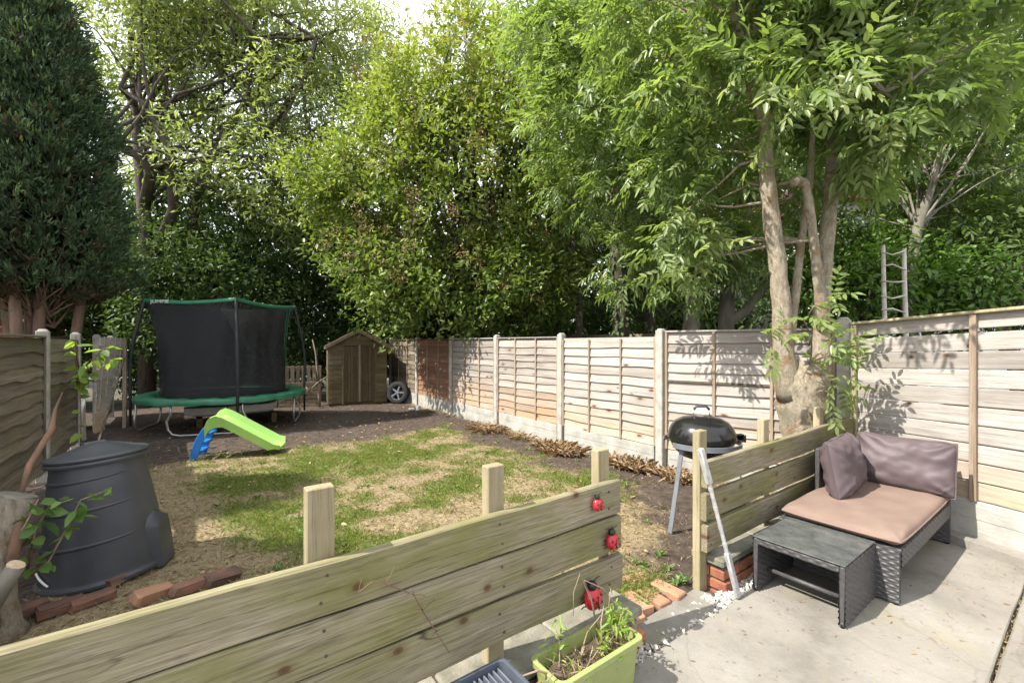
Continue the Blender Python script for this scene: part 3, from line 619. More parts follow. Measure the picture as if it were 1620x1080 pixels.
# grit and bits of twig on the patio
rg = np.random.default_rng(88); n = 420; P = np.stack([rg.uniform(1.6, 5.0, n), rg.uniform(-.2, 1.45, n), np.full(n, .004)], 1)
o = leafmesh('patio_litter', P, rg.normal(size=(n, 3)) * np.array([[1, 1, .08]]), np.tile([[0, 0, 1.0]], (n, 1)) + rg.normal(size=(n, 3)) * .3, rg.uniform(.006, .04, n), rg.uniform(.003, .009, n), M['lf_brown'], rg.random(n) * .5, None, droop=0)
tag(o, 'tiny twigs and leaf bits scattered over the concrete patio', 'litter')
P = np.stack([rg.uniform(1.5, 5.1, 520), .359 + rg.normal(size=520) * .004, np.full(520, -.02)], 1); o = leafmesh('joint_debris', P, rg.normal(size=(520, 3)) * np.array([[1.5, .6, .5]]), rg.normal(size=(520, 3)), rg.uniform(.01, .04, 520), rg.uniform(.003, .008, 520), M['grass_d'], rg.random(520) * .6, None)
tag(o, 'dry debris caught in the joint between patio slabs', 'debris')
# ---------------------------------------------------------------- ladybirds
def ladybird(x, z, r, label):
    T = thing('ladybird_ornament', (x, 1.62, z), label, 'ornament', 'ladybird ornaments on the low fence'); c = Vector((x, 1.612 - r * .35, z)); tilt = Matrix.Rotation(R(-6), 3, 'Y')
    def ell(cc, rx, ry, rz, n=14): 
        b = MB(); b.lathe(cc, [(max(1e-5, math.sin(math.pi * i / n)), -math.cos(math.pi * i / n)) for i in range(n + 1)], 20, tilt @ Matrix.Diagonal((rx, ry, rz))); return b
    put('body', ell(c, r * 1.08, r * .78, r * 1.15), M['red'], T, True)
    hd = put('head', ell(c + tilt @ Vector((0, -.0, r * 1.35)), r * .52, r * .5, r * .5), M['black_plastic2'], T, True)
    for (a, bz) in ((-.55, .35), (.55, .35), (-.62, -.35), (.62, -.35), (-.2, .0), (.22, -.65)):
        d = Vector((a, -math.sqrt(max(0, 1 - a * a - bz * bz)), bz)); p = c + tilt @ Vector((d.x * r * 1.08, d.y * r * .79, d.z * r * 1.15)); put('spot', ell(p, r * .17, r * .07, r * .17, 8), M['black_plastic2'], T, True)
    b = MB(); b.box(c + Vector((0, -r * .74, -.15 * r)), (r * .05, r * .12, r * 1.4), tilt); put('wing_line', b, M['black_plastic2'], T)
    for s in (-1, 1):
        b = MB(); p = c + tilt @ Vector((s * r * .3, 0, r * 1.65)); b.tube([p, p + Vector((s * r * .3, -r * .1, r * .35)), p + Vector((s * r * .7, -r * .15, r * .4))], r * .07, 5); put('antenna', b, M['black_plastic2'], T)
        for q in (.45, -.1, -.6):
            b = MB(); p = c + tilt @ Vector((s * r * .8, r * .2, q * r)); b.tube([p, p + Vector((s * r * .4, -.0, r * .1)), p + Vector((s * r * .55, r * .15, -r * .15))], r * .06, 5); put('leg', b, M['black_plastic2'], T)
ladybird(1.735, .806, .030, 'small red ladybird ornament on the top fence board'); ladybird(1.845, .585, .039, 'middle-sized red ladybird ornament on the second fence board'); ladybird(1.69, .335, .051, 'largest red ladybird ornament on the lowest fence board')

# ---------------------------------------------------------------- lime planter, tray, its plant
def trough(mb, x0, y0, x1, y1, z0, z1, tap, r, lip, th=.008):
    def ring(x0, y0, x1, y1, z, r):
        out = []
        for cx, cy, a0 in ((x1 - r, y1 - r, 0), (x0 + r, y1 - r, 90), (x0 + r, y0 + r, 180), (x1 - r, y0 + r, 270)):
            for k in range(7): a = R(a0 + 15 * k); out.append((cx + r * math.cos(a), cy + r * math.sin(a), z))
        return out
    e = tap; rings = [ring(x0 + e, y0 + e, x1 - e, y1 - e, z0, r * .7), ring(x0 + lip, y0 + lip, x1 - lip, y1 - lip, z1 - .028, r), ring(x0, y0, x1, y1, z1 - .026, r), ring(x0, y0, x1, y1, z1 - .003, r), ring(x0 + .004, y0 + .004, x1 - .004, y1 - .004, z1, r),
             ring(x0 + lip + th - .002, y0 + lip + th, x1 - lip - th, y1 - lip - th, z1 - .001, r * .9), ring(x0 + lip + th, y0 + lip + th, x1 - lip - th, y1 - lip - th, z1 - .03, r * .9), ring(x0 + e + th, y0 + e + th, x1 - e - th, y1 - e - th, z0 + .015, r * .6)]
    n = 28; mb.add([p for q in rings for p in q], [(i * n + k, i * n + (k + 1) % n, (i + 1) * n + (k + 1) % n, (i + 1) * n + k) for i in range(len(rings) - 1) for k in range(n)] + [tuple(range(n - 1, -1, -1)), tuple((len(rings) - 1) * n + k for k in range(n))]); return mb
PX0, PX1, PY0, PY1 = 1.215, 1.75, 1.315, 1.535
T = thing('planter', (1.48, 1.43, 0), 'lime green plastic trough planter of wilting plants below the ladybirds', 'planter')
put('tub', trough(MB(), PX0, PY0, PX1, PY1, .0, .265, .035, .035, .014), M['lime'], T, 40)
b = MB(); b.grid(lambda i, j: (PX0 + .035 + i * (PX1 - PX0 - .07) / 24, PY0 + .035 + j * (PY1 - PY0 - .07) / 12, .205 + .018 * nz(i * .3, j * .3, 1, 3) + .008 * rs.random()), 25, 13); put('soil', b, M['soil'], T, True)
rg = np.random.default_rng(31)
pl = thing('plant', (1.6, 1.45, .2), 'wilting leafy plant with bent dry stems growing in the lime planter', 'plant')
b = MB()
def stem(pts, r=.003): b.tube(pts, [r * (1 - .5 * i / (len(pts) - 1)) for i in range(len(pts))], 5)
stem([(1.60, 1.47, .2), (1.58, 1.5, .4), (1.5, 1.5, .56), (1.44, 1.48, .50), (1.43, 1.47, .40)]); stem([(1.62, 1.48, .2), (1.57, 1.49, .42), (1.53, 1.5, .52), (1.63, 1.47, .46), (1.70, 1.44, .36), (1.71, 1.42, .28)])
stem([(1.40, 1.42, .2), (1.5, 1.45, .31), (1.62, 1.47, .34), (1.70, 1.46, .27)], .004); stem([(1.30, 1.40, .21), (1.18, 1.42, .29), (1.10, 1.46, .27), (1.02, 1.5, .22)], .006); stem([(1.32, 1.38, .21), (1.22, 1.37, .29), (1.17, 1.36, .285)], .005)
stem([(1.55, 1.40, .2), (1.57, 1.43, .34), (1.60, 1.44, .40)], .005); stem([(1.64, 1.46, .2), (1.68, 1.48, .35), (1.72, 1.5, .42)]); stem([(1.66, 1.42, .2), (1.7, 1.42, .33), (1.73, 1.4, .37)]); stem([(1.36, 1.47, .2), (1.35, 1.48, .32), (1.33, 1.49, .39)]); stem([(1.45, 1.38, .2), (1.43, 1.36, .27), (1.38, 1.35, .24)])
put('stems', b, M['twig'], pl, True)
P = []; 
for (c, s, n) in (((1.72, 1.46, .295), .035, 55), ((1.70, 1.42, .30), .04, 35), ((1.35, 1.48, .35), .03, 14), ((1.34, 1.45, .28), .025, 10), ((1.55, 1.39, .24), .03, 18), ((1.58, 1.41, .27), .03, 14), ((1.36, 1.37, .24), .02, 8)): P.append(np.array(c) + rg.normal(size=(n, 3)) * s)
P = np.concatenate(P); n = len(P); leafmesh('leaves', P, rg.normal(size=(n, 3)) + np.array([[0, 0, .3]]), rg.normal(size=(n, 3)) * .4 + np.array([[0, 0, 1.0]]), rg.uniform(.025, .06, n), rg.uniform(.008, .018, n), M['lf_young'], rg.random(n), pl)
n = 260; P = np.stack([rg.uniform(PX0 + .05, PX1 - .05, n), rg.uniform(PY0 + .05, PY1 - .05, n), np.full(n, .212)], 1); leafmesh('dry_blades', P, rg.normal(size=(n, 3)) + np.array([[0, 0, .5]]), rg.normal(size=(n, 3)), rg.uniform(.03, .1, n), .004, M['grass_d'], rg.random(n), pl)
T = thing('plastic_tray', (1.02, 1.42, 0), 'dark grey ribbed plastic tray standing left of the lime planter', 'tray')
put('tub', trough(MB(), .80, 1.30, 1.075, 1.53, 0, .335, .02, .03, .01), M['tray'], T, 40)
b = MB()
for i in range(9): b.box((.845 + i * .023, 1.415, .17), (.008, .17, .3), None, .003)
put('ribs', b, M['tray'], T)
# dry trailing stem on the low fence
b = MB(); pts = [Vector((.05 + .5, 1.595, .80))]
w0 = [at(595, 905, 1.72), at(650, 935, 1.73), at(668, 965, 1.73), at(700, 1010, 1.72), at(735, 1060, 1.70)]
w0 = [Vector((p.x, 1.60, p.z)) for p in w0]; b.tube(w0, .0022, 5)
for p in w0[:4]:
    for k in range(3): q = p + Vector((rs.uniform(-.05, .05), -.01, rs.uniform(-.02, .06))); b.tube([p, (p + q) / 2 + Vector((0, -.012, .01)), q], .0012, 4)
b.tube([w0[0], w0[0] + Vector((-.05, -.01, .03)), w0[0] + Vector((-.1, 0, .0)), w0[0] + Vector((-.09, -.01, .05))], .0013, 4)
tag(put('dry_creeper', b, M['peel']), 'thin dry trailing stem hanging over the low fence boards', 'creeper')
# pink pole behind the boards
b = MB(); b.tube([(-.15, 1.71, .70), (.42, 1.70, .712)], .012, 10); tag(put('pink_pole', b, M['pink'], None, True), 'pink plastic rod showing through the gap between fence boards', 'rod')

# ---------------------------------------------------------------- rattan sofa and table
def weave(mb, o, u, v, n, cu=.036, cv=.018, A=.006):
    o, u, v, n = Vector(o), Vector(u), Vector(v), Vector(n).normalized(); lu, lv = u.length, v.length; nu = max(4, int(lu / .0075)); nv = max(4, int(lv / .0045))
    def fn(i, j):
        s, t = i / nu, j / nv; r = math.floor(t * lv / cv); fr = t * lv / cv - r
        h = A * (math.sin(math.pi * fr) ** .6 if 0 < fr < 1 else 0) * (.55 + .45 * math.cos(math.pi * (s * lu / cu + r)))
        return o + u * s + v * t + n * h
    return mb.grid(fn, nu + 1, nv + 1)
def slabpanel(mb, o, u, v, n, th):       # woven panel with both faces and edges
    o, u, v, n = Vector(o), Vector(u), Vector(v), Vector(n).normalized()
    weave(mb, o + n * th / 2, u, v, n); weave(mb, o - n * th / 2, u, v, -n)
    c = o + u / 2 + v / 2; X = u.normalized(); Y = v.normalized(); mb.box(c, (u.length, v.length, th * .96), Matrix((X, Y, X.cross(Y))).transposed(), .006)
T = thing('coffee_table', (3.33, 1.17, 0), 'low grey rattan side table with glass top beside sofa', 'table')
tx0, tx1, ty0, ty1, th_ = 3.06, 3.60, .935, 1.42, .365
for nm, y in (('side_panel', ty0), ('side_panel', ty1)):
    b = MB(); slabpanel(b, (tx0, y, .008), (tx1 - tx0, 0, 0), (0, 0, th_ - .02), (0, -1, 0), .03); put(nm, b, M['rattan'], T, 40)
b = MB()
for x in (tx0 + .012, tx1 - .012): slabpanel(b, (x, ty0 + .015, th_ - .05), (0, ty1 - ty0 - .03, 0), (0, 0, .035), (-1 if x < 3.3 else 1, 0, 0), .024)
b.box(((tx0 + tx1) / 2, (ty0 + ty1) / 2, th_ - .02), (tx1 - tx0 - .05, ty1 - ty0 - .03, .012)); put('top_frame', b, M['rattan'], T, 40)
b = MB(); b.box(((tx0 + tx1) / 2, (ty0 + ty1) / 2, th_ - .004), (tx1 - tx0 + .004, ty1 - ty0 + .03, .008), None, .002); put('glass_top', b, M['glass'], T)
b = MB(); b.tube([(3.20, ty0 + .01, .11), (3.20, ty1 - .01, .11)], .014, 10); put('stretcher', b, M['rattan'], T, True)
for x, y in ((tx0 + .01, ty0), (tx1 - .01, ty0), (tx0 + .01, ty1), (tx1 - .01, ty1)): b = MB(); b.tube([(x, y, 0), (x, y, .03)], .012, 8); put('foot', b, M['black_plastic2'], T, True)
sx0, sx1, sy0, sy1 = 3.62, 5.06, .80, 1.50
T = thing('rattan_sofa', (4.34, 1.15, 0), 'dark grey rattan corner sofa section with high back at two sides', 'sofa')
for nm, x in (('leg_panel', sx0), ('leg_panel', sx1)):
    b = MB(); slabpanel(b, (x, sy0, .012), (0, sy1 - sy0, 0), (0, 0, .33 if x == sx0 else .76), (-1 if x == sx0 else 1, 0, 0), .035); put(nm, b, M['rattan'], T, 40)
b = MB(); slabpanel(b, (sx0 + .02, sy0 + .012, .23), (sx1 - sx0 - .04, 0, 0), (0, 0, .115), (0, -1, 0), .03); slabpanel(b, (sx0 + .02, sy1 - .012, .23), (sx1 - sx0 - .04, 0, 0), (0, 0, .115), (0, 1, 0), .03)
b.box(((sx0 + sx1) / 2, (sy0 + sy1) / 2, .335), (sx1 - sx0 - .06, sy1 - sy0 - .05, .02)); put('seat_frame', b, M['rattan'], T, 40)
b = MB(); slabpanel(b, (4.30, sy1 - .01, .34), (sx1 - 4.32, 0, 0), (0, 0, .42), (0, 1, 0), .035); put('backrest', b, M['rattan'], T, 40)
for x, y in ((sx0, sy0 + .02), (sx0, sy1 - .02), (sx1, sy0 + .02), (sx1, sy1 - .02)): b = MB(); b.tube([(x, y, 0), (x, y, .04)], .016, 8); put('foot', b, M['black_plastic2'], T, True)
def cushion(name, label, c, size, Mr, seed, mat, ex=4, wr=.012, pinch=.05, nn=52):
    c = Vector(c); r_ = random.Random(seed * 10); ph = [r_.uniform(0, 20) for k in range(8)]; sx, sy, sz = [q / 2 for q in size]; b = MB()
    def side(sg):
        def fn(i, j):
            u = math.sin((i / (nn - 1) - .5) * math.pi) * .55 + (i / (nn - 1) * 2 - 1) * .45; v = math.sin((j / (nn - 1) - .5) * math.pi) * .55 + (j / (nn - 1) * 2 - 1) * .45
            t = max(0, (1 - abs(u) ** ex) * (1 - abs(v) ** ex)) ** .5
            rd = 1 - .035 * (abs(u) * abs(v)) ** 3
            x = sx * u * (1 - pinch * (1 - v * v)) * rd; z = sz * v * (1 - pinch * (1 - u * u)) * rd
            e = mnoise.noise(Vector((u * 1.5 + ph[0], v * 1.5 + ph[1], sg))) * .9 + mnoise.noise(Vector((u * 4 + v * 2 + ph[2], v * 3 - u * 2 + ph[3], sg))) * .5
            k = math.atan2(abs(v) - 1.15, abs(u) - 1.15); q = math.hypot(abs(v) - 1.15, abs(u) - 1.15)
            e += .75 * math.sin(k * 13 + ph[4] + (u > 0) * 2 + (v > 0)) * max(0, 1 - q) * min(1, q * 3)
            e += .5 * max(0, 1 - 12 * abs(math.sin(u * 1.1 + v * .8 * math.sin(ph[5]) + ph[6]))) * (1 if sx < .5 else .4)
            return c + Mr @ Vector((x, sg * (sy * t + wr * e * min(1, t * 1.6)), z + wr * .3 * e))
        return fn
    for sg in (-1, 1): b.grid(side(sg), nn, nn)
    o = put(name, b, mat, None, True); f = side(1); m = nn - 1
    rim = [f(i, 0) for i in range(0, m, 2)] + [f(m, j) for j in range(0, m, 2)] + [f(i, m) for i in range(m, 0, -2)] + [f(0, j) for j in range(m, -1, -2)]
    q = MB(); q.tube(rim, .0065, 6, cap=False); put('piping', q, mat, o, True)
    return tag(o, label, 'cushion')
# seat cushion: local y is thickness -> rotate so that thickness is up
Rx = Matrix.Rotation(R(90), 3, 'X')
cushion('seat_cushion', 'flat faded salmon-brown seat cushion lying on the rattan sofa', (4.33, 1.145, .392), (1.45, .095, .72), Rx, 1, M['seat_fabric'], 14, .007, .005, 64)
Mz = lambda a: Matrix.Rotation(R(a), 3, 'Z')
cushion('back_pillow', 'upright taupe pillow leaning beside the low mossy fence', (4.38, 1.33, .645), (.66, .22, .46), Mz(4) @ Matrix.Rotation(R(-10), 3, 'X'), 2, M['pillow_fabric'], 3.2, .026, .04)
cushion('back_pillow', 'wide taupe pillow leaning before the pale board fence', (4.90, 1.06, .635), (.66, .22, .44), Mz(-88) @ Matrix.Rotation(R(-12), 3, 'X'), 3, M['pillow_fabric'], 3.2, .026, .04)

# ---------------------------------------------------------------- telescopic pole, barbecue
T = thing('extending_pole', (2.87, 1.43, 0), 'scuffed aluminium extending pole leaning on the low mossy fence', 'pole')
a, c = Vector((2.875, 1.44, .01)), Vector((2.70, 1.60, .965)); 
for nm, t0, t1, w_, d in (('foot_section', 0, .30, .042, .03), ('middle_tube', .29, .8, .026, 0), ('head_section', .76, 1.0, .045, .034)):
    b = MB(); p, q = a.lerp(c, t0), a.lerp(c, t1)
    if d: b.seg(p, q, w_, d, (0, 1, 0), .006)
    else:
        b.tube([p, q], w_ / 2, 12)
        for k in (.12, .35, .6, .85): m = p.lerp(q, k); e = (q - p).normalized() * .012; b.tube([m - e, m + e], w_ / 2 + .002, 12)
    put(nm, b, M['alu'], T, 40)
bx, by = 3.80, 2.24
T = thing('kettle_barbecue', (bx, by, 0), 'black kettle barbecue with grey ring and legs by the fence', 'barbecue')
c = Vector((bx, by, .79)); RK = .29
b = MB(); b.lathe(c, [(1e-4, -.20), (.10, -.195), (.18, -.165), (.245, -.10), (.28, -.03), (RK, 0), (RK - .012, 0)], 40); put('bowl', b, M['enamel'], T, 50)
b = MB(); b.lathe(c, [(RK + .006, -.012), (RK + .008, .012), (.287, .05), (.268, .10), (.23, .145), (.17, .178), (.09, .197), (1e-4, .203)], 40); lid = put('lid', b, M['enamel'], T, 50)
vu = Vector((CY, -SY, 0)); vf = Vector((SY, CY, 0))
b = MB(); pts = [c + vu * x + Vector((0, 0, z)) for x, z in ((-.075, .195), (-.07, .255), (-.045, .285), (.045, .285), (.07, .255), (.075, .195))]; b.tube(pts[1:5], .012, 8); put('handle', b, M['black_plastic'], lid, True)
b = MB(); b.tube(pts[:2], .006, 6); b.tube(pts[4:], .006, 6); put('handle_bracket', b, M['galv'], lid, True)
b = MB(); b.lathe(c + vu * -.02 + vf * -.02 + Vector((0, 0, .19)), [(1e-4, 0), (.035, 0), (.035, .012), (1e-4, .014)], 14); put('vent', b, M['galv'], lid)
for s in (1,):
    p = c + vu * (RK + .01) + Vector((0, 0, -.005)); b = MB(); MR = Mz(-YAW)
    for dz in (-.028, .028): b.box(p + vu * .04 + Vector((0, 0, dz)), (.09, .05, .016), MR, .005)
    b.box(p + vu * .08, (.018, .09, .07), MR, .006); b.box(p + vu * .045 + vf * .04, (.08, .012, .05), MR, .003); put('side_handle', b, M['black_plastic2'], T)
b = MB(); n = 40; rr_ = .335
def ringp(k): a = R(-158 + 330 * k / n); return c + vu * rr_ * math.cos(a) + vf * rr_ * math.sin(a)
b.grid(lambda i, j: ringp(i) * 1.0 + Vector((0, 0, -.065)) + [(ringp(i) - c) * 0, Vector((0, 0, .045)), Vector((0, 0, .045)) - (ringp(i) - c) * .03, -(ringp(i) - c) * .03, Vector((0, 0, 0))][j], n + 1, 5); put('ring', b, M['grey_metal'], T, 40)
for a in (-150, -25, 62):
    d = vu * math.cos(R(a)) + vf * math.sin(R(a)); b = MB(); b.seg(c + d * .27 + Vector((0, 0, -.09)), Vector((bx, by, 0)) + d * .42, .045, .012, d, .003); put('leg', b, M['grey_metal'], T)

# ---------------------------------------------------------------- compost bin
cbx, cby = -.47, 4.38; TL = Matrix.Rotation(R(2), 3, 'Y')
T = thing('compost_bin', (cbx, cby, 0), 'large charcoal plastic compost bin with domed lid beside old fence', 'compost bin')
vu_ = Vector((CY, -SY, 0)); vf_ = Vector((SY, CY, 0)); TL = Matrix.Rotation(R(-4.5), 3, vf_)
prof = [(.375, 0), (.375, .02), (.357, .035)]
RB = lambda z: .355 - .10 * max(0, (z - .04) / .78) ** 1.1
for i in range(41): z = .04 + i * .78 / 40; prof.append((RB(z), z))
b = MB(); b.lathe((cbx, cby, 0), prof, 64, TL); put('body', b, M['black_plastic'], T, 50)
for k, z in enumerate((.27, .50, .70)):
    b = MB(); n = 50; pts = []
    for i in range(n):
        a = R(-215 + 170 * i / (n - 1)); zz = z + .05 * (i / n - .5); pts.append(Vector((cbx, cby, 0)) + TL @ Vector(((RB(zz) - .006) * math.cos(a), (RB(zz) - .006) * math.sin(a), zz)))
    b.tube(pts, [.002 + .014 * math.sin(math.pi * min(1, max(0, i / (n - 1)))) ** .5 for i in range(n)], 8); put('moulded_rib', b, M['black_plastic'], T, True)
b = MB(); b.lathe((cbx, cby, 0), [(.262, .795), (.288, .80), (.292, .815), (.285, .828), (.276, .830), (.286, .836), (.288, .848), (.276, .858), (.255, .862), (.2, .880), (.12, .908), (.05, .93), (1e-4, .935)], 64, TL); lid = put('lid', b, M['black_plastic'], T, 35)
b = MB(); p = Vector((cbx, cby, 0)) + TL @ Vector((0, 0, .928)); b.seg(p + Vector((-.08, 0, -.01)), p + Vector((.05, 0, .005)), .04, .026, (0, 0, 1), .01); put('grip', b, M['black_plastic'], lid)
b = MB(); hx = Vector((cbx, cby, 0)); hd = Vector((.93, -.36, 0)).normalized(); hs = Vector((-hd.y, hd.x, 0))
b.grid(lambda i, j: hx + hd * ((.388 - .045 * (j / 9)) if 0 < i < 7 and j < 9 else .28) * 1.0 + hs * (-.13 + .26 * i / 7) * (1 - .25 * (j / 9) ** 3) + Vector((0, 0, .01 + .40 * j / 9 * (1 - .12 * abs(i / 7 - .5) * 2))), 8, 10); put('hatch', b, M['black_plastic'], T, 60)
b = MB(); pts = []
for i in range(12): a = R(-158 + 22 * i / 11); pts.append(Vector((cbx + .366 * math.cos(a), cby + .366 * math.sin(a), .12 - .06 * i / 11)))
b.tube(pts, .007, 6); put('white_cord', b, M['white_paint'], T, True)

# ---------------------------------------------------------------- sawn stump, bramble, sapling, loose bricks
T = thing('tree_stump', (-.85, 3.72, 0), 'sawn-off shrub stump with peeling bark left of the compost bin', 'stump')
b = MB(); b.tube([(-.9, 3.72, -.05), (-.9, 3.72, .06), (-.89, 3.72, .2), (-.88, 3.74, .42), (-.85, 3.76, .62), (-.80, 3.78, .76)], [.19, .14, .115, .105, .10, .095], 14, jit=.12, seed=3); put('trunk', b, M['bark_pale'], T, True)
b = MB(); b.tube([(-.80, 3.78, .759), (-.795, 3.782, .772)], [.095, .09], 14, jit=.06, seed=4); put('cut_face', b, M['bark_grey'], T)
b = MB(); b.tube([(-.80, 3.68, .34), (-.79, 3.66, .45), (-.77, 3.69, .60), (-.78, 3.73, .72)], [.008, .026, .028, .012], 10, jit=.3, seed=8); put('peeled_strip', b, M['peel'], T, True)
b = MB(); b.tube([(-.80, 3.84, .70), (-.78, 3.95, .9), (-.70, 4.05, 1.10), (-.69, 4.08, 1.22), (-.66, 4.1, 1.33)], [.014, .016, .012, .011, .003], 8, jit=.5, seed=5); put('broken_stem', b, M['peel'], T, True)
b = MB(); b.tube([(-.88, 3.62, .10), (-.86, 3.52, .22), (-.80, 3.50, .34), (-.74, 3.49, .46)], [.06, .05, .043, .04], 10, jit=.05); put('sawn_branch', b, M['bark_grey'], T, True)
b = MB(); b.tube([(-.741, 3.4905, .459), (-.737, 3.489, .466)], [.039, .038], 10); put('branch_cut', b, M['cut'], T)
b = MB(); b.tube([(-.9, 3.66, .78), (-.96, 3.6, .86), (-1.02, 3.55, .92)], [.05, .05, .045], 9, jit=.1); put('sawn_branch', b, M['bark_grey'], T, True)
def leafy(name, label, cat, stems, leaves, r, mat, L, W, seed, smat='twig'):
    rg = np.random.default_rng(seed); T = thing(name, stems[0][0], label, cat); b = MB()
    for s in stems: b.tube(s, [r * (1 - .7 * i / (len(s) - 1)) for i in range(len(s))], 6)
    put('stem', b, M[smat], T, True)
    P = []
    for s in stems:
        for i in range(len(s) - 1):
            for k in range(leaves): P.append(np.array(Vector(s[i]).lerp(Vector(s[i + 1]), rg.random())) + rg.normal(size=3) * .012)
    P = np.array(P); n = len(P)
    for k in range(n):
        nz_ = rg.normal(size=3) * .35 + np.array([-.2, -.4, .8]); d = rg.normal(size=3); d[2] = d[2] * .4 - .1
        leafmesh('leaf', P[k:k + 1], d[None], nz_[None], L * rg.uniform(.6, 1.3), W * rg.uniform(.6, 1.3), mat, np.array([rg.random()]), T, kind=None, droop=.2)
    return T
leafy('bramble', 'bramble shoots with dark green leaves growing over compost bin front', 'bramble', [[(-.74, 3.75, .30), (-.66, 3.72, .36), (-.58, 3.78, .55), (-.52, 3.72, .70), (-.38, 3.72, .74)], [(-.76, 3.80, .3), (-.72, 3.75, .55), (-.66, 3.74, .68), (-.55, 3.70, .72)], [(-.8, 3.7, .5), (-.74, 3.66, .62), (-.70, 3.72, .74)]], 5, .008, M['lf_shrub'], .085, .06, 41)
leafy('sapling', 'young sapling with bright yellow-green leaves against the dark fence', 'sapling', [[(-1.22, 8.7, 0), (-1.20, 8.6, .6), (-1.21, 8.55, 1.1)], [(-1.21, 8.55, 1.1), (-1.1, 8.5, 1.35), (-.98, 8.5, 1.55), (-.9, 8.45, 1.6)], [(-1.21, 8.6, 1.2), (-1.2, 8.2, 1.6), (-1.15, 7.9, 1.75)], [(-1.2, 8.55, 1.1), (-1.0, 8.7, 1.3), (-.85, 8.9, 1.42)], [(-1.21, 8.4, 1.1), (-1.15, 8.2, 1.3), (-1.05, 8.1, 1.42)]], 4, .012, M['lf_young'], .17, .10, 42)
LB = ((-.78, 3.10, 12, 0, 'dark half-buried brick nearest the sawn stump'), (-.55, 3.13, 5, 2, 'dark mossy brick next to the stump-side one in the edging'), (-.30, 3.17, 8, 0, 'blackened brick halfway along the lawn edging'), (-.02, 3.16, 24, 18, 'pale orange broken brick tilted up in the lawn edging'), (.10, 3.42, 30, -10, 'square brown brick touching the compost bin foot'), (.22, 3.20, 12, 6, 'long dark brick beside the pale orange broken brick'), (.45, 3.23, 10, 14, 'purple-brown tilted brick at the lawn end of the edging'))
for i, (x, y, a, tl, lab) in enumerate(LB):
    px, py = ((38, 968), (95, 960), (145, 948), (243, 938), (182, 917), (302, 926), (352, 911))[i]; x, y, _ = at(px, py, F * (HC - .03) / (py - 543)); a += 10
    b = MB(); rr = random.Random(i); b.box((0, 0, 0), (.215 if i != 4 else .13, .1, .065), None, .012)
    b.v = [(x_ + rr.uniform(-.008, .008), y_ + rr.uniform(-.008, .008), z_ + rr.uniform(-.006, .006)) for x_, y_, z_ in b.v]
    me = b.mesh('loose_brick'); me.materials.append(M['paver'] if i == 3 else M['old_brick']); tag(inst('loose_brick', me, None, (x, y, .03), (R(tl), R(tl * .5), R(a))), lab, 'brick', 'loose bricks edging the lawn')
# dead plant clumps along the sunny fence
def clump(x, y, r, n, h, label, seed):
    rg = np.random.default_rng(seed); a = rg.uniform(0, 6.3, n); q = r * np.sqrt(rg.random(n)); P = np.stack([x + q * np.cos(a) * .7, y + q * np.sin(a) * 1.25, np.full(n, .0)], 1)
    D = np.stack([np.cos(a) * .4, np.sin(a) * .4, np.full(n, .9)], 1) + rg.normal(size=(n, 3)) * .45
    T = thing('dead_plant', (x, y, 0), label, 'plant', 'dead clumps along the fence')
    leafmesh('leaves', P, D, rg.normal(size=(n, 3)), h * rg.uniform(.4, 1.2, n), rg.uniform(.006, .013, n), M['lf_brown'], rg.random(n), T, droop=.45)
    k = n // 2; P2 = P[:k].copy(); P2[:, 2] += .03 + .05 * rg.random(k); leafmesh('fallen_blades', P2, rg.normal(size=(k, 3)) * np.array([[1, 1, .25]]), rg.normal(size=(k, 3)), h * rg.uniform(.4, 1, k), rg.uniform(.008, .016, k), M['lf_brown'], rg.random(k), T, droop=.1)
clump(4.62, 7.1, .36, 300, .22, 'low brown withered clump by the fence, nearest to the shed', 51); clump(4.62, 5.05, .34, 420, .26, 'brown withered clump before a fence post, second from the shed', 52); clump(4.78, 3.85, .28, 400, .26, 'brown withered clump seen just past the last ladybird fence post', 53)
clump(4.80, 3.15, .22, 220, .22, 'brown withered clump nearest the barbecue leg', 54); clump(4.7, 6.2, .25, 90, .18, 'small sparse withered clump between two larger ones', 55)
# ---------------------------------------------------------------- trampoline
tcx, tcy, TR, TZ = .66, 10.9, 1.45, .63
T = thing('trampoline', (tcx, tcy, 0), 'round trampoline with green padding and black safety net', 'trampoline')
def tp(r, a, z): return Vector((tcx + r * math.cos(R(a)), tcy + r * math.sin(R(a)), z))
b = MB(); n = 64
b.grid(lambda i, j: tp([TR + .04, TR + .045, TR + .0, TR - .14, TR - .26, TR - .27][j], 360 * i / n, TZ + [-.075, .0, .03, .035, .015, -.01][j] + .008 * math.sin(i * 1.7) + .006 * math.sin(i * 3.1 + j)), n, 6, True); put('edge_pad', b, M['pad_green'], T, True)
b = MB(); b.lathe((tcx, tcy, TZ), [(1e-4, -.05), (.6, -.045), (1.0, -.02), (TR - .2, .0)], 48); put('jump_mat', b, M['mat'], T, True)
b = MB(); b.tube([tp(TR - .02, 360 * i / 48, TZ - .02) for i in range(49)], .022, 8, cap=False); put('ring_frame', b, M['galv'], T, True)
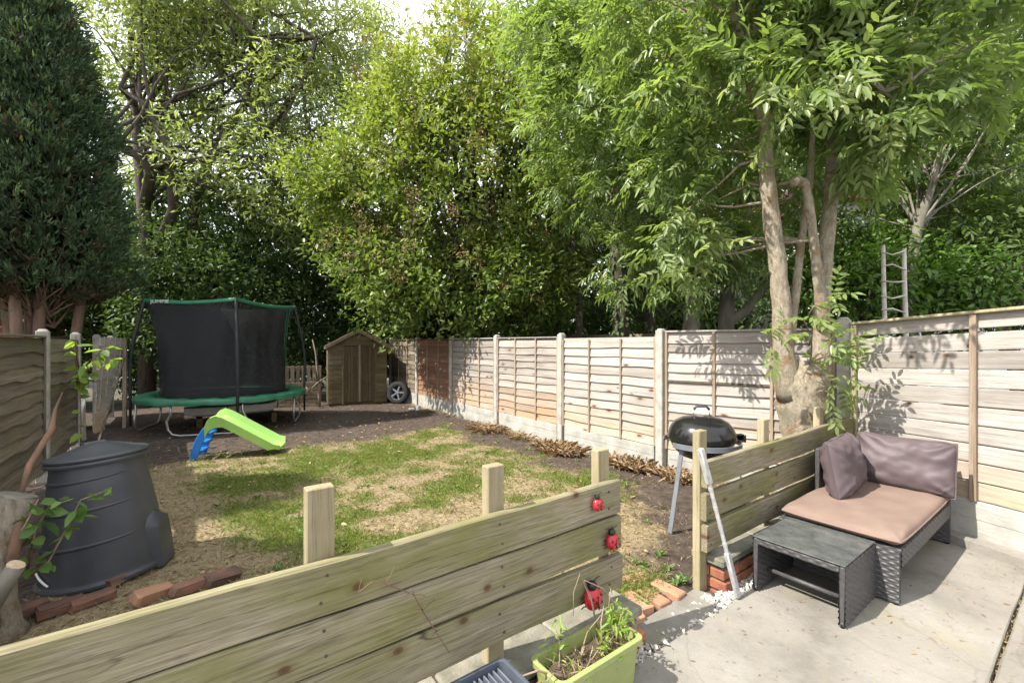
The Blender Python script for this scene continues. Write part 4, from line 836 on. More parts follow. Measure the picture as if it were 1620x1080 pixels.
for k in range(4):
    c0 = -106 + 90 * k; a0, a1 = c0 - 22.5, c0 + 22.5; P0, P1 = tp(TR - .02, a0, TZ - .03), tp(TR - .02, a1, TZ - .03)
    G0, G1 = P0.lerp(P1, .02), P1.lerp(P0, .02); out = (tp(TR, c0, 0) - tp(0, c0, 0)).normalized()
    G0 = Vector((G0.x, G0.y, .02)) - out * .0; G1 = Vector((G1.x, G1.y, .02))
    e = (G1 - G0).normalized(); b = MB()
    b.tube([P0, P0 + Vector((0, 0, -.18)), P0 - e * .06 + Vector((0, 0, -.32)), G0 - e * .06 + Vector((0, 0, .12)), G0 + Vector((0, 0, .03)), G0 + e * .12, G1 - e * .12, G1 + Vector((0, 0, .03)), G1 + e * .06 + Vector((0, 0, .12)), P1 + e * .06 + Vector((0, 0, -.32)), P1 + Vector((0, 0, -.18)), P1], .019, 8); put('leg', b, M['galv'], T, True)
tops = []
for a in (-87, 3, 93, 183):
    t = tp(TR - .13, a, 2.47); tops.append(t); b = MB()
    b.tube([tp(TR + .06, a, .12), tp(TR + .06, a, .8), tp(TR + .07, a, 1.25), tp(TR + .02, a, 1.7), t + Vector((0, 0, -.05)), t + Vector((0, 0, .03))], [.02, .026, .028, .028, .028, .022], 10); put('net_pole', b, M['net_pole'], T, True)
# net: straight top between pole tops, round bottom on the mat
def topp(a):
    f = ((a + 87) % 360) / 90; k = int(f) % 4; t = f - int(f); p = tops[k].lerp(tops[(k + 1) % 4], t); return p + Vector((0, 0, -.10 * math.sin(math.pi * t) * .5))
b = MB(); n = 120; mrows = 14
def netp(i, j):
    a = -87 + 360 * i / n; t = j / (mrows - 1); p = topp(a).lerp(tp(TR - .36, a, TZ + .02), t); c_ = Vector((tcx, tcy, p.z)); sag = .09 * math.sin(math.pi * t) * (1 + .5 * math.sin(a * .12)) + .025 * math.sin(a * .35 + t * 3) * math.sin(math.pi * t)
    return p + (c_ - p).normalized() * sag
b.grid(netp, n, mrows, True); put('safety_net', b, M['net'], T, True)
b = MB(); b.grid(lambda i, j: (lambda p, q: p + q * [(.012), (.022), .018, -.012][j % 4] + Vector((0, 0, [-.04, -.03, .028, .03][j % 4])))(topp(-87 + 360 * i / n), (topp(-87 + 360 * i / n) - Vector((tcx, tcy, 2.45))).normalized()), n, 4, True)
band = put('top_band', b, M['pad_green'], T, True)
for dx in (-4, 0.5):
    b = MB(); b.grid(lambda i, j: (lambda a, t: topp(a).lerp(tp(TR - .3, a + (dx < 0) * 2 - t * 3, TZ + .02), t) * 1.0 + (topp(a) - Vector((tcx, tcy, 2.45))).normalized() * (.03 - .09 * math.sin(math.pi * t)))(-9 + dx + (i - .5) * 2.0, j / 15), 2, 16); put('door_strip', b, M['pad_green'], T, True)
cu = bpy.data.curves.new('lettering', 'FONT'); cu.body = 'JUMPIE'; cu.size = .085; cu.align_x = 'CENTER'; cu.extrude = .001; cu.materials.append(M['white_paint'])
lt = bpy.data.objects.new('lettering_text', cu); lm = bpy.data.meshes.new_from_object(lt); bpy.data.objects.remove(lt); lo = bpy.data.objects.new('lettering', lm); COL.objects.link(lo); lo.parent = band; p = tops[3].lerp(tops[0], .2); e = (tops[0] - tops[3]).normalized(); no = Vector((e.y, -e.x, 0))
lo.location = p + no * .045 + Vector((0, 0, -.065)) - wo(band); lo.rotation_euler = Matrix((e, Vector((0, 0, 1)), no)).transposed().to_euler()
lo.scale = (1.5, 1, 1)
# white hull-like trough stored beneath
T = thing('white_trough', (.9, 10.7, .2), 'long white plastic shell with black straps stored under the trampoline', 'plastic shell')
b = MB(); na = 24; A0, A1 = Vector((-.05, 10.75, .36)), Vector((1.75, 11.0, .36))
def hull(i, j):
    t = i / (na - 1); p = A0.lerp(A1, t); w_ = .26 * (1 - abs(2 * t - 1) ** 5 * .55); a = math.pi * j / 11; lift = .16 * max(0, t - .85) / .15 + .03 * (1 - t)
    return p + Vector((0, -math.cos(a) * w_, -math.sin(a) ** .3 * .20 * (1 - .3 * abs(2 * t - 1) ** 4) + lift))
b.grid(hull, na, 12); b.grid(lambda i, j: hull(i, 0).lerp(hull(i, 11), j), na, 2); b.add([hull(0, j) for j in range(12)], [tuple(range(12))]); b.add([hull(na - 1, j) for j in range(12)], [tuple(range(11, -1, -1))]); put('shell', b, M['white_paint'], T, 40)
for i in (9, 21):
    b = MB(); b.tube([hull(i, j) + Vector((0, 0, -.004)) for j in range(12)], .012, 5); put('strap', b, M['black_plastic2'], T)
for x in (.2, 1.5): b = MB(); b.box((x, 10.85, .075), (.1, .5, .2), None, .01); put('support_block', b, M['shed'], T)
# ---------------------------------------------------------------- slide
T = thing('garden_slide', (.6, 7.68, 0), 'small child slide with lime green chute and blue steps', 'slide')
s0 = Vector((.13, 7.90, 0)); sd = Vector((.93, -.36, 0)).normalized(); sn = Vector((-sd.y, sd.x, 0))
prof = [(.15, .42), (.18, .50), (.22, .545), (.29, .575), (.38, .54), (.50, .468), (.62, .392), (.74, .316), (.86, .24), (.96, .178), (1.05, .13), (1.12, .115)]
def sp_(k): return prof[k]
b = MB(); m = len(prof)
def chute(i, j):
    s, z = prof[i]; w_ = .2; rim = .04 if i < 10 else .03; lowe = .10 + .03 * (i < 4); far = rim + .05
    y, dz = [(-w_ + .012, -lowe * (.4 if i > 9 else 1)), (-w_ - .012, rim), (-w_ + .012, rim + .008), (-w_ + .035, .0), (0, -.012), (w_ - .035, .0), (w_ - .012, far + .008), (w_ + .012, far), (w_ - .012, -lowe * (.4 if i > 9 else 1))][j]
    return s0 + sd * s + sn * y + Vector((0, 0, max(.008, z + dz)))
b.grid(chute, m, 9); b.add([chute(m - 1, j) for j in range(9)], [tuple(range(9))]); o = put('chute', b, M['slide_green'], T, 50)
for sgn in (-1, 1):
    b = MB(); pts = [s0 + sd * s + sn * sgn * .15 + Vector((0, 0, z)) for s, z in ((0, 0), (.03, .14), (.08, .28), (.15, .40), (.20, .46))]
    for q, r in zip(pts[:-1], pts[1:]): b.seg(q, r + (r - q) * .04, .035, .10, sn.cross(r - q), .006)
    put('side_rail', b, M['slide_blue'], T)
for s, z in ((.03, .10), (.075, .22), (.13, .34)):
    b = MB(); b.box(s0 + sd * (s + .02) + Vector((0, 0, z)), (.10, .28, .03), Mz(math.degrees(math.atan2(sd.y, sd.x))), .006); put('step', b, M['slide_blue'], T)
# ---------------------------------------------------------------- shed
A = Vector((3.01, 12.27, 0)); B_ = Vector((4.47, 11.96, 0)); u = (B_ - A).normalized(); W_ = (B_ - A).length; nn = Vector((u.y, -u.x, 0)); bk = -nn; EV = 1.60; RG = 2.0
T = thing('garden_shed', (3.74, 12.1, 0), 'small weathered wooden shed with double plank doors and pitched roof', 'shed')
rot = math.atan2(u.y, u.x)
def sb(name, p, size, mat, par=T, tilt=0, bev=.003): b_ = MB(); b_.box((0, 0, 0), size, None, bev); me = b_.mesh(name); me.materials.append(M[mat]); return inst(name, me, par, p, (tilt, 0, rot))
b = MB(); b.prism([A, B_, B_ + Vector((0, 0, EV)), A + u * W_ / 2 + Vector((0, 0, RG - .04)), A + Vector((0, 0, EV))], bk * .03, bk * 1.3); put('carcass', b, M['shed'], T)
dl, dr = .36, W_ - .36 * .85
for i in range(12):
    z = .06 + i * .13
    for (a, c) in ((0, dl), (dr, W_)): sb('cladding_board', A + u * (a + c) / 2 + nn * .0 + Vector((0, 0, z + .06)), (c - a, .02, .142), 'shed', tilt=R(-6))
    b_ = 1.3
    p = A + bk * .68 - u * .002 + Vector((0, 0, z + .06)); q = MB(); q.seg(A + u * -.01 + Vector((0, 0, z + .06)), A + u * -.01 + bk * 1.3 + Vector((0, 0, z + .06)), .02, .14, (0, 0, 1)); put('cladding_board', q, M['shed'], T)
for i in range(3):
    z = EV + .02 + i * .13; w2 = W_ * (1 - (z - EV + .06) / (RG - EV)) - .05
    if w2 > .1: sb('gable_board', A + u * W_ / 2 + nn * .01 + Vector((0, 0, z + .03)), (w2, .02, .135), 'shed', tilt=R(-6))
nd_ = 10
for i in range(nd_):
    x = dl + .03 + (dr - dl - .06) * (i + .5) / nd_; left = i < nd_ // 2
    sb('door_plank', A + u * x + nn * (.03 + .004 * (i % 2)) + Vector((0, 0, .82 + (0 if left else .01))), ((dr - dl - .06) / nd_ - .005, .018, 1.5), 'shed_door')
sb('door_trim', A + u * (dl + dr) / 2 + nn * .055 + Vector((0, 0, .84)), (.045, .016, 1.52), 'batten'); 
for x in (dl, dr): sb('door_frame', A + u * x + nn * .035 + Vector((0, 0, .83)), (.05, .03, 1.62), 'shed')
for s in (-1, 1):
    e0 = A + u * W_ / 2 + Vector((0, 0, RG)); e1 = A + u * (W_ / 2 + s * (W_ / 2 + .09)) + Vector((0, 0, EV - .06)); b = MB()
    b.prism([e0 + nn * .1, e1 + nn * .1, e1 + nn * .1 + Vector((0, 0, .03)), e0 + nn * .1 + Vector((0, 0, .03))], (0, 0, 0), bk * 1.5); put('roof', b, M['felt'], T)
    b = MB(); b.seg(e0 + nn * .115 + Vector((0, 0, .0)), e1 + nn * .115 + Vector((0, 0, .0)), .024, .09, (0, 0, 1), .003); put('bargeboard', b, M['batten'], T)
b = MB(); p = A + u * W_ / 2 + nn * .13 + Vector((0, 0, RG)); b.prism([p + Vector((0, 0, .09)), p + u * .05 + Vector((0, 0, .02)), p + Vector((0, 0, -.09)), p - u * .05 + Vector((0, 0, .02))], (0, 0, 0), nn * .015); put('finial', b, M['batten'], T)
# tyre
T = thing('car_tyre', (4.68, 11.66, 0), 'old car tyre on its alloy rim leaning beside the shed', 'tyre'); ax = Vector((-.72, -.68, .12)).normalized(); MT = ax.to_track_quat('Z', 'Y').to_matrix(); c = Vector((4.68, 11.66, .30))
b = MB(); b.lathe(c, [(.20, -.09), (.26, -.10), (.295, -.085), (.305, -.04), (.305, .04), (.295, .085), (.26, .10), (.20, .09), (.19, .05), (.19, -.05), (.20, -.09)], 36, MT, False); put('tyre', b, M['rubber'], T, 40)
rim = MB(); rim.lathe(c, [(.205, .085), (.19, .07), (.185, .03), (.19, -.06)], 30, MT, False); rim.lathe(c, [(1e-4, .075), (.05, .07), (.05, .03), (1e-4, .03)], 12, MT); r_ = put('rim', rim, M['grey_metal'], T, 40)
for k in range(5):
    b = MB(); d = Vector((math.cos(k * 1.2566), math.sin(k * 1.2566), 0)); b.seg(c + MT @ (d * .03 + Vector((0, 0, .06))), c + MT @ (d * .195 + Vector((0, 0, .055))), .045, .02, ax, .004); put('spoke', b, M['grey_metal'], r_)
# pallets
def pallet(p, ang, vertical, label):
    T = thing('pallet', p, label, 'pallet', 'pallets beside the shed'); Ma = Mz(ang); P_ = Vector(p)
    for k in range(9): x = -.52 + k * .13; b = MB(); b.box(P_ + Ma @ (Vector((x, -.045, .5)) if vertical else Vector((0, -.045, .06 + k * .115))), (.09, .02, .98) if vertical else (1.15, .02, .09), Ma, .003); put('slat', b, M['batten'], T)
    for k in range(3): b = MB(); b.box(P_ + Ma @ (Vector((0, 0, .08 + k * .42)) if vertical else Vector((-.52 + k * .52, 0, .5))), (1.15, .07, .09) if vertical else (.09, .07, .98), Ma, .003); put('bearer', b, M['batten_old'], T)
pallet((2.38, 12.85, .06), -12, True, 'upright slatted pallet screening the corner left of shed'); pallet((2.30, 12.70, -.4), -14, False, 'half-sunk pallet with horizontal slats below the upright one')
b = MB(); b.tube([(2.78, 12.2, 0.62), (2.72, 12.25, 1.0), (2.70, 12.3, 1.4), (2.62, 12.3, 1.75)], [.03, .025, .022, .01], 7, jit=.15); b.tube([(2.6, 12.2, .5), (2.75, 12.2, .65), (2.95, 12.1, .80)], [.03, .028, .015], 7, jit=.15); b.tube([(2.75, 12.2, .65), (2.62, 12.2, .85)], [.02, .008], 6); b.tube([(2.74, 12.2, .62), (2.78, 12.2, 0)], [.03, .03], 7, jit=.15); b.tube([(2.45, 12.35, .55), (2.6, 12.3, .32)], [.02, .03], 6)
tag(put('driftwood', b, M['driftwood'], None, True), 'bare forked grey branch standing against the shed wall', 'branch')
# litter by the fence, neighbour's things seen through the broken bay
b = MB(); b.box((4.60, 10.15, .06), (.12, .08, .12), Mz(30), .02); b.box((4.45, 10.25, .03), (.14, .1, .06), Mz(10), .02); tag(put('litter', b, M['white_paint']), 'small white crumpled litter on soil beside the red panel', 'litter')
T = thing('yellow_tub', (-2.1, 12.1, .9), 'bright yellow tub glimpsed through the broken fence bay', 'tub'); b = MB(); b.lathe((-2.1, 12.1, .85), [(.17, 0), (.2, .36), (.21, .36), (.21, .38), (.17, .38)], 20); put('tub_body', b, M['yellow'], T, 40)
b = MB(); b.box((-2.1, 12.1, .82), (.9, .6, .05), None, .01); put('shelf', b, M['shed'], T)
for x in (-2.5, -1.7): b = MB(); b.box((x, 12.1, .40), (.06, .5, .80), None, .01); put('leg', b, M['shed'], T)
cushion('white_sack', 'crumpled white sack slumped at the broken fence bay', (-1.55, 10.35, .42), (.35, .3, .9), Mz(20), 9, M['white_paint'], 3, .06, .1, 24)['category'] = 'sack'
T = thing('brick_outhouse', (-4.5, 16.5, 0), 'red brick outhouse glimpsed beyond the broken fence', 'outhouse'); b = MB(); b.box((-4.6, 17.5, 1.1), (3.2, 3, 2.2)); put('wall', b, M['brick'], T); b = MB(); b.box((-4.6, 17.5, 2.26), (3.5, 3.3, .1)); put('roof', b, M['felt'], T)
# rustic pole ladder behind the board fence
T = thing('rustic_ladder', (7.0, 1.7, 0), 'rustic ladder of pale peeled poles above the board fence', 'ladder')
Z = 5.35; M['alu_wood'] = plain('peeled_pole', (.66, .62, .56), (.42, .37, .31), 12, .85, .3)
for px, top in ((1397, 388), (1430, 393)):
    p = at(px, top, Z); q = at(px + 3, 520, Z); b = MB(); b.tube([(q.x, q.y, 0), q, at(px + 1, 450, Z), p], [.028, .026, .024, .022], 8, jit=.1); put('rail', b, M['alu_wood'], T, True)
for py, k in ((398, 5), (421, -3), (444, 2), (468, 4), (490, -2)): b = MB(); b.tube([at(1394, py, Z - .02), at(1412, py + k, Z - .03), at(1433, py + 3 - k, Z - .02)], .009, 6, jit=.2); put('rung', b, M['alu_wood'], T, True)
# far white house, behind the trees to the right
T = thing('white_house', (20, 10, 0), 'white rendered house glimpsed between tree trunks', 'house'); MH = Mz(-25)
b = MB(); b.box((20, 10, 2.7), (7, 16, 5.4), MH); put('wall', b, M['render'], T)
b = MB(); MHv = lambda x, y, z: Vector((20, 10, 0)) + MH @ Vector((x, y, z)); b.add([MHv(-3.8, -8.3, 5.3), MHv(3.8, -8.3, 5.3), MHv(3.8, 8.3, 5.3), MHv(-3.8, 8.3, 5.3), MHv(0, -8.3, 7.6), MHv(0, 8.3, 7.6)], [(0, 3, 5, 4), (1, 4, 5, 2), (0, 4, 1), (3, 2, 5), (0, 1, 2, 3)]); put('roof', b, M['tile'], T)
for yy in (-5.5, -1.8, 2, 5.6):
    for zz in (1.5, 4.0):
        b = MB(); b.box(MHv(-3.51, yy, zz), (.08, 1.3, 1.2), MH); f = put('window', b, M['white_paint'], T); b = MB()
        for s in (-.31, .31): b.box(MHv(-3.56, yy + s, zz), (.03, .54, 1.06), MH)
        put('pane', b, M['pane'], f)
# neighbour's low rail fence beyond the garden fence
T = thing('rail_fence', (8.5, 9, 0), 'low timber rail fence beyond the long panel fence', 'fence')
for y in (5.5, 7, 8.5, 10): b = MB(); b.box((8.3, y, .95), (.08, .08, 1.9), None, .004); put('post', b, M['batten'], T)
for z in (1.3, 1.82): b = MB(); b.box((8.24, 7.7, z), (.03, 5, .09)); put('rail', b, M['batten'], T)
# ---------------------------------------------------------------- trees
def conifer(label, base, rx, h, z0, ncl, seed, nst=5, group='conifers over the dark fence', lean=0, flat=.42):
    rng = np.random.default_rng(seed); T = thing('conifer_tree', base, label, 'tree', group); bx_, by_ = base[0], base[1]
    t = rng.random(ncl) ** .85; z = z0 + (h - z0) * t
    prof = rx * np.minimum(1, (t / .09) ** .6 + .35) * (1 - t ** 1.7) ** .85
    a = rng.uniform(0, 2 * math.pi, ncl); lump = 1 + .10 * np.sin(a * 3 + z * 1.3) + .13 * np.sin(a * 6 - z * 2.1 + 1) + .10 * np.sin(z * 5 + a * 3)
    r = prof * lump * (1 - .35 * rng.random(ncl) ** 2.2)
    P = np.stack([bx_ + r * np.cos(a), by_ + r * np.sin(a), z], 1); O = np.stack([np.cos(a), np.sin(a), np.full(ncl, .9)], 1); O = unit(O)
    k = 15; tt = rng.random((ncl, k)); tw = unit(O + rng.normal(size=(ncl, 3)) * .35)
    sl_ = np.where(rng.random(ncl) < .25, .44, .24); Q = P[:, None] + tw[:, None] * (tt * sl_[:, None])[..., None] + rng.normal(size=(ncl, k, 3)) * .03
    D = tw[:, None] * 1.0 + rng.normal(size=(ncl, k, 3)) * .45; D[..., 2] += .25; N = rng.normal(size=(ncl, k, 3)) + O[:, None] * .8
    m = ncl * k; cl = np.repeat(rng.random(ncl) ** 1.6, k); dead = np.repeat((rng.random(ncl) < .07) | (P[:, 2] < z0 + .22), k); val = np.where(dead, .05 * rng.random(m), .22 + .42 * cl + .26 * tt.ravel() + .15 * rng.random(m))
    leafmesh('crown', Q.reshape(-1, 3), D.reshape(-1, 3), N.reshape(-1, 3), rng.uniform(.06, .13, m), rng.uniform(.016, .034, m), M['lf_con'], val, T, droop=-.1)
    mb = MB(); rr = random.Random(seed)
    for s in range(nst):
        aa = 2 * math.pi * s / nst + rr.random(); q = .12 + .32 * rr.random(); mb.tube([(bx_ + q * math.cos(aa), by_ + q * math.sin(aa), -.1), (bx_ + q * 1.1 * math.cos(aa), by_ + q * 1.1 * math.sin(aa), 1.2), (bx_ + q * 1.5 * math.cos(aa), by_ + q * 1.5 * math.sin(aa), 2.6), (bx_ + q * 1.2 * math.cos(aa), by_ + q * 1.2 * math.sin(aa), h * .8)], [.11, .085, .075, .02], 8, jit=.12, seed=s)
    put('trunk', mb, M['bark_red'], T, True)
    mb = MB(); bs = [(bx_ + .2 * rr.uniform(-1, 1), by_ + .2 * rr.uniform(-1, 1), z0 - .6 + 2 * rr.random()) for _ in range(14)]; low = P[P[:, 2] < z0 + 1.4]
    limbs(mb, rng, bs, low[rng.choice(len(low), 60)], .022, .1, 5, .004, 4); put('branches', mb, M['bark_red'], T, True)
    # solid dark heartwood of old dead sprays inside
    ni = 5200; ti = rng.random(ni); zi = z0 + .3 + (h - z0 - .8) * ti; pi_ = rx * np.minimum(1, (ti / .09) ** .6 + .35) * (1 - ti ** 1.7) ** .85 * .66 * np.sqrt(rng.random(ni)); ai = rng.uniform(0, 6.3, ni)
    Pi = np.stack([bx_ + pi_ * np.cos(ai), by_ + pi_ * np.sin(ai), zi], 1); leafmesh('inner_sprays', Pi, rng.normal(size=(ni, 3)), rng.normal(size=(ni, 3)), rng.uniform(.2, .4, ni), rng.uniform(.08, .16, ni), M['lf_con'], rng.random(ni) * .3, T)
    return T
conifer('tall dark conifer with bare reddish stems, nearest the trampoline', (-2.15, 11.3, 0), 1.18, 8.0, 2.3, 5200, 1)
conifer('dark conifer at the far left behind its bushier neighbour', (-3.55, 11.6, 0), 1.35, 9.0, 2.3, 3600, 2)
conifer('unseen shorter conifer added to shade the lawn, level with the compost bin', (-2.9, 6.6, 0), 1.0, 4.7, 1.4, 1300, 3)  # outside the frame, added to cast shade over the lawn
conifer('unseen shortest conifer added to shade the lawn, level with the sawn stump', (-2.9, 4.4, 0), .95, 4.3, 1.3, 1200, 4)  # second out-of-view shade caster, added for the lawn shadow

# big pale tree at the back
st = [([at(232, 640, 12.4), at(235, 420, 12.4), at(228, 330, 12.4), at(222, 270, 12.4), at(215, 200, 12.6), at(205, 60, 12.8)], [.22, .19, .16, .14, .10, .04]),
      ([at(235, 430, 12.4), at(275, 330, 12.2), at(268, 235, 12), at(245, 195, 12), at(222, 160, 12), at(190, 140, 12.0)], [.14, .12, .11, .10, .07, .03]),
      ([at(228, 330, 12.4), at(240, 270, 12), at(215, 245, 11.8), at(185, 232, 11.6), at(160, 215, 11.4)], [.14, .14, .11, .09, .05]),
      ([at(285, 640, 13), at(290, 400, 13), at(330, 250, 13), at(390, 160, 13), at(400, 60, 13), at(420, -60, 13)], [.2, .16, .13, .1, .07, .04]),
      ([at(330, 250, 13), at(420, 210, 12.6), at(480, 130, 12.5), at(500, 60, 12.4)], [.12, .1, .07, .04])]
lob = []
for px, py, Z, r, rz in ((180, 60, 12.5, 1.6, 1.3), (260, -20, 13, 2, 1.6), (360, 20, 13.5, 2.0, 1.6), (440, 40, 13.5, 1.8, 1.5), (540, 90, 14, 1.5, 1.4), (600, 80, 14.5, 1.3, 1.0), (250, 150, 13.5, 1.5, 1.2), (350, 140, 13.5, 1.7, 1.3), (460, 170, 13.5, 1.7, 1.4), (530, 220, 14, 1.5, 1.3), (330, 260, 12.6, 1.3, 1.0), (430, 290, 12.8, 1.5, 1.2), (500, 330, 13.2, 1.4, 1.2), (240, 250, 14, 1.2, 1.0), (350, -110, 13.5, 2.4, 1.6), (190, -90, 13, 2, 1.4)):
    p = at(px, py, Z); lob.append((p.x, p.y, p.z, r, r, rz))
broadleaf('broadleaf_tree', 'large pale-leaved tree with dark crooked limbs behind the trampoline', 'tree', (-.95, 15.6, 0), lob, 4700, 15, .18, .055, M['lf_back'], M['bark'], .26, 5, spread=.12, shell=.25, holes=90, hr=.42, nl=80, stems=st, vbias=.1, mid=.16, tw=.7, limbs_bend=.1)
# dense lower foliage behind the trampoline
def hedge(name, label, lobpix, ncl, k, L, W, leaf, seed, base, cat='tree', bark='bark', vb=0, nl=20, shell=.45, holes=0, group=None, r0=.12, spread=.11, toplit=.3):
    lb = []
    for px, py, Z, r, rz in lobpix: p = at(px, py, Z); lb.append((p.x, p.y, p.z, r, r, rz))
    return broadleaf(name, label, cat, base, lb, ncl, k, L, W, M[leaf], M[bark], r0, seed, nl=nl, shell=shell, holes=holes, vbias=vb, group=group, spread=spread, toplit=toplit, zmin=.05)
hedge('holly_tree', 'dark evergreen filling the corner right behind the trampoline', [(250, 370, 13.6, 1.4, 1.4), (340, 350, 14, 1.6, 1.3), (430, 400, 14, 1.5, 1.3), (300, 470, 14, 1.6, 1.4), (400, 480, 14, 1.6, 1.4), (230, 470, 14, 1.3, 1.5), (250, 560, 14, 1.4, 1.2), (350, 560, 14.2, 1.5, 1.2), (450, 560, 14.2, 1.3, 1.2), (225, 400, 11.7, .7, .9), (240, 500, 11.8, .8, .9), (290, 430, 12.2, .9, .9), (290, 530, 12.2, .9, .8), (360, 440, 12.6, .9, .9), (430, 470, 13, .9, .9), (205, 470, 11.8, .5, .9)], 4300, 13, .13, .06, 'lf_dark', 6, (.4, 16.3, 0), vb=.15, nl=30, shell=.3)
hedge('holly_tree', 'dark evergreen rising behind the shed roof', [(500, 420, 14.5, 1.4, 1.6), (560, 440, 15, 1.5, 1.6), (620, 470, 15, 1.4, 1.4), (490, 520, 14.6, 1.3, 1.3), (560, 540, 15, 1.4, 1.2), (640, 540, 15, 1.4, 1.1), (480, 330, 14.8, 1.3, 1.3)], 2300, 13, .13, .06, 'lf_dark', 7, (4.6, 15.4, 0), vb=.1, nl=25, shell=.3)
hedge('holly_tree', 'shadowed evergreen behind the conifer stems', [(30, 470, 11.5, .9, .8), (90, 490, 12, .9, .8), (150, 470, 12.5, .9, .9), (-20, 430, 11, 1, .9), (175, 530, 13, .8, .9), (190, 420, 13.5, 1.0, 1.2)], 1500, 12, .13, .06, 'lf_dark', 8, (-4.0, 13.4, 0), vb=.35, nl=15, shell=.3)
# laurel-like tree in the middle, just beyond the fence
tb = Vector((5.75, 9.75, 0)); lob = []
for px, py, Z, r, rz in ((735, 300, 11.0, 2.2, 2.2), (620, 290, 10.8, 1.5, 1.5), (560, 320, 10.7, 1.0, 1.0), (700, 150, 10.9, 1.5, 1.3), (780, 130, 11, 1.4, 1.3), (650, 190, 10.8, 1.3, 1.2), (740, 70, 11, .9, .8), (850, 200, 11, 1.4, 1.5), (870, 330, 11, 1.3, 1.4), (640, 420, 10.6, 1.3, .9), (740, 440, 10.4, 1.5, .9), (830, 440, 10.8, 1.3, .9), (560, 400, 10.6, .8, .7), (530, 290, 10.8, .7, .7), (690, 480, 10.3, .9, .55), (770, 480, 10.6, 1.0, .55), (620, 470, 10.4, .8, .5), (850, 480, 11, .9, .5), (735, 500, 10.3, .8, .35)):
    p = at(px, py, Z); lob.append((p.x, p.y, p.z, r, r, rz))
rl = np.random.default_rng(8); ml = len(lob)
for k in range(46):
    q = lob[rl.integers(ml)]; d = rdir(rl, 1)[0]; d[1] = -abs(d[1]) * .7; d /= np.linalg.norm(d); r = rl.uniform(.28, .6); lob.append((q[0] + d[0] * q[3] * 1.0, q[1] + d[1] * q[4] * 1.0, q[2] + d[2] * q[5] * 1.05 + .1, r, r, r * rl.uniform(.7, 1.2)))
st = []
for k, (dx, px) in enumerate(((0, 735), (.25, 745), (-.2, 722), (.1, 755))):
    st.append(([tb + Vector((dx, dx * .3, -.1)), at(px, 470, 11), at(px + (k - 1.5) * 18, 400, 11), at(px + (k - 1.5) * 45, 280, 11), at(px + (k - 1.5) * 70, 150, 11)], [.13, .1, .08, .06, .03]))
LT = broadleaf('laurel_tree', 'broad glossy yellow-green tree spreading above the red fence panel', 'tree', tuple(tb), lob, 6000, 13, .125, .062, M['lf_laurel'], M['bark'], .13, 9, spread=.085, shell=.55, nl=120, stems=st, vbias=.12, mid=.3, tw=.4, toplit=.5, droop=.08, holes=45, hr=.4)

rng = np.random.default_rng(91); P, O = crown_pts(rng, lob, 420, .92, 2.8); kk = P[:, 1] < 10.6; P, O = P[kk] + O[kk] * .28, O[kk]
Q, D, N, LL, WW = clusters(rng, P, O, 44, .09, .05, .022, tw=.3); leafmesh('seed_heads', Q, D, N, LL, WW, M['lf_brown'], rng.random(len(Q)) * .6, LT)
# ash leaf template: leaflets along a drooping stalk
def ash_template(npair=4, L=.34, l=.115, w=.038):
    P, D = [], []
    for k in range(npair):
        x = L * (.28 + .62 * k / (npair - 1)) ; 
        for s in (-1, 1): P.append((x, 0, -.25 * x * x)); D.append((.62, s * .8, -.12))
    P.append((L, 0, -.25 * L * L)); D.append((1, 0, -.25)); return np.array(P), np.array(D), l, w
AP, AD, AL, AW = ash_template()
def ash_expand(rng, P, X, size):
    n = len(P); X = unit(X); U = np.tile([[0, 0, 1.0]], (n, 1)) + rng.normal(size=(n, 3)) * .35; Y = unit(np.cross(U, X)); Zz = np.cross(X, Y); q = len(AP)
    def tr(V): return X[:, None] * V[None, :, :1] + Y[:, None] * V[None, :, 1:2] + Zz[:, None] * V[None, :, 2:]
    Q = P[:, None] + tr(AP) * size[:, None, None]; D = tr(AD) + rng.normal(size=(n, q, 3)) * .16; D[..., 2] -= .12; N = np.repeat(Zz[:, None], q, 1) + rng.normal(size=(n, q, 3)) * .25
    return Q.reshape(-1, 3), D.reshape(-1, 3), N.reshape(-1, 3), np.repeat(size, q)
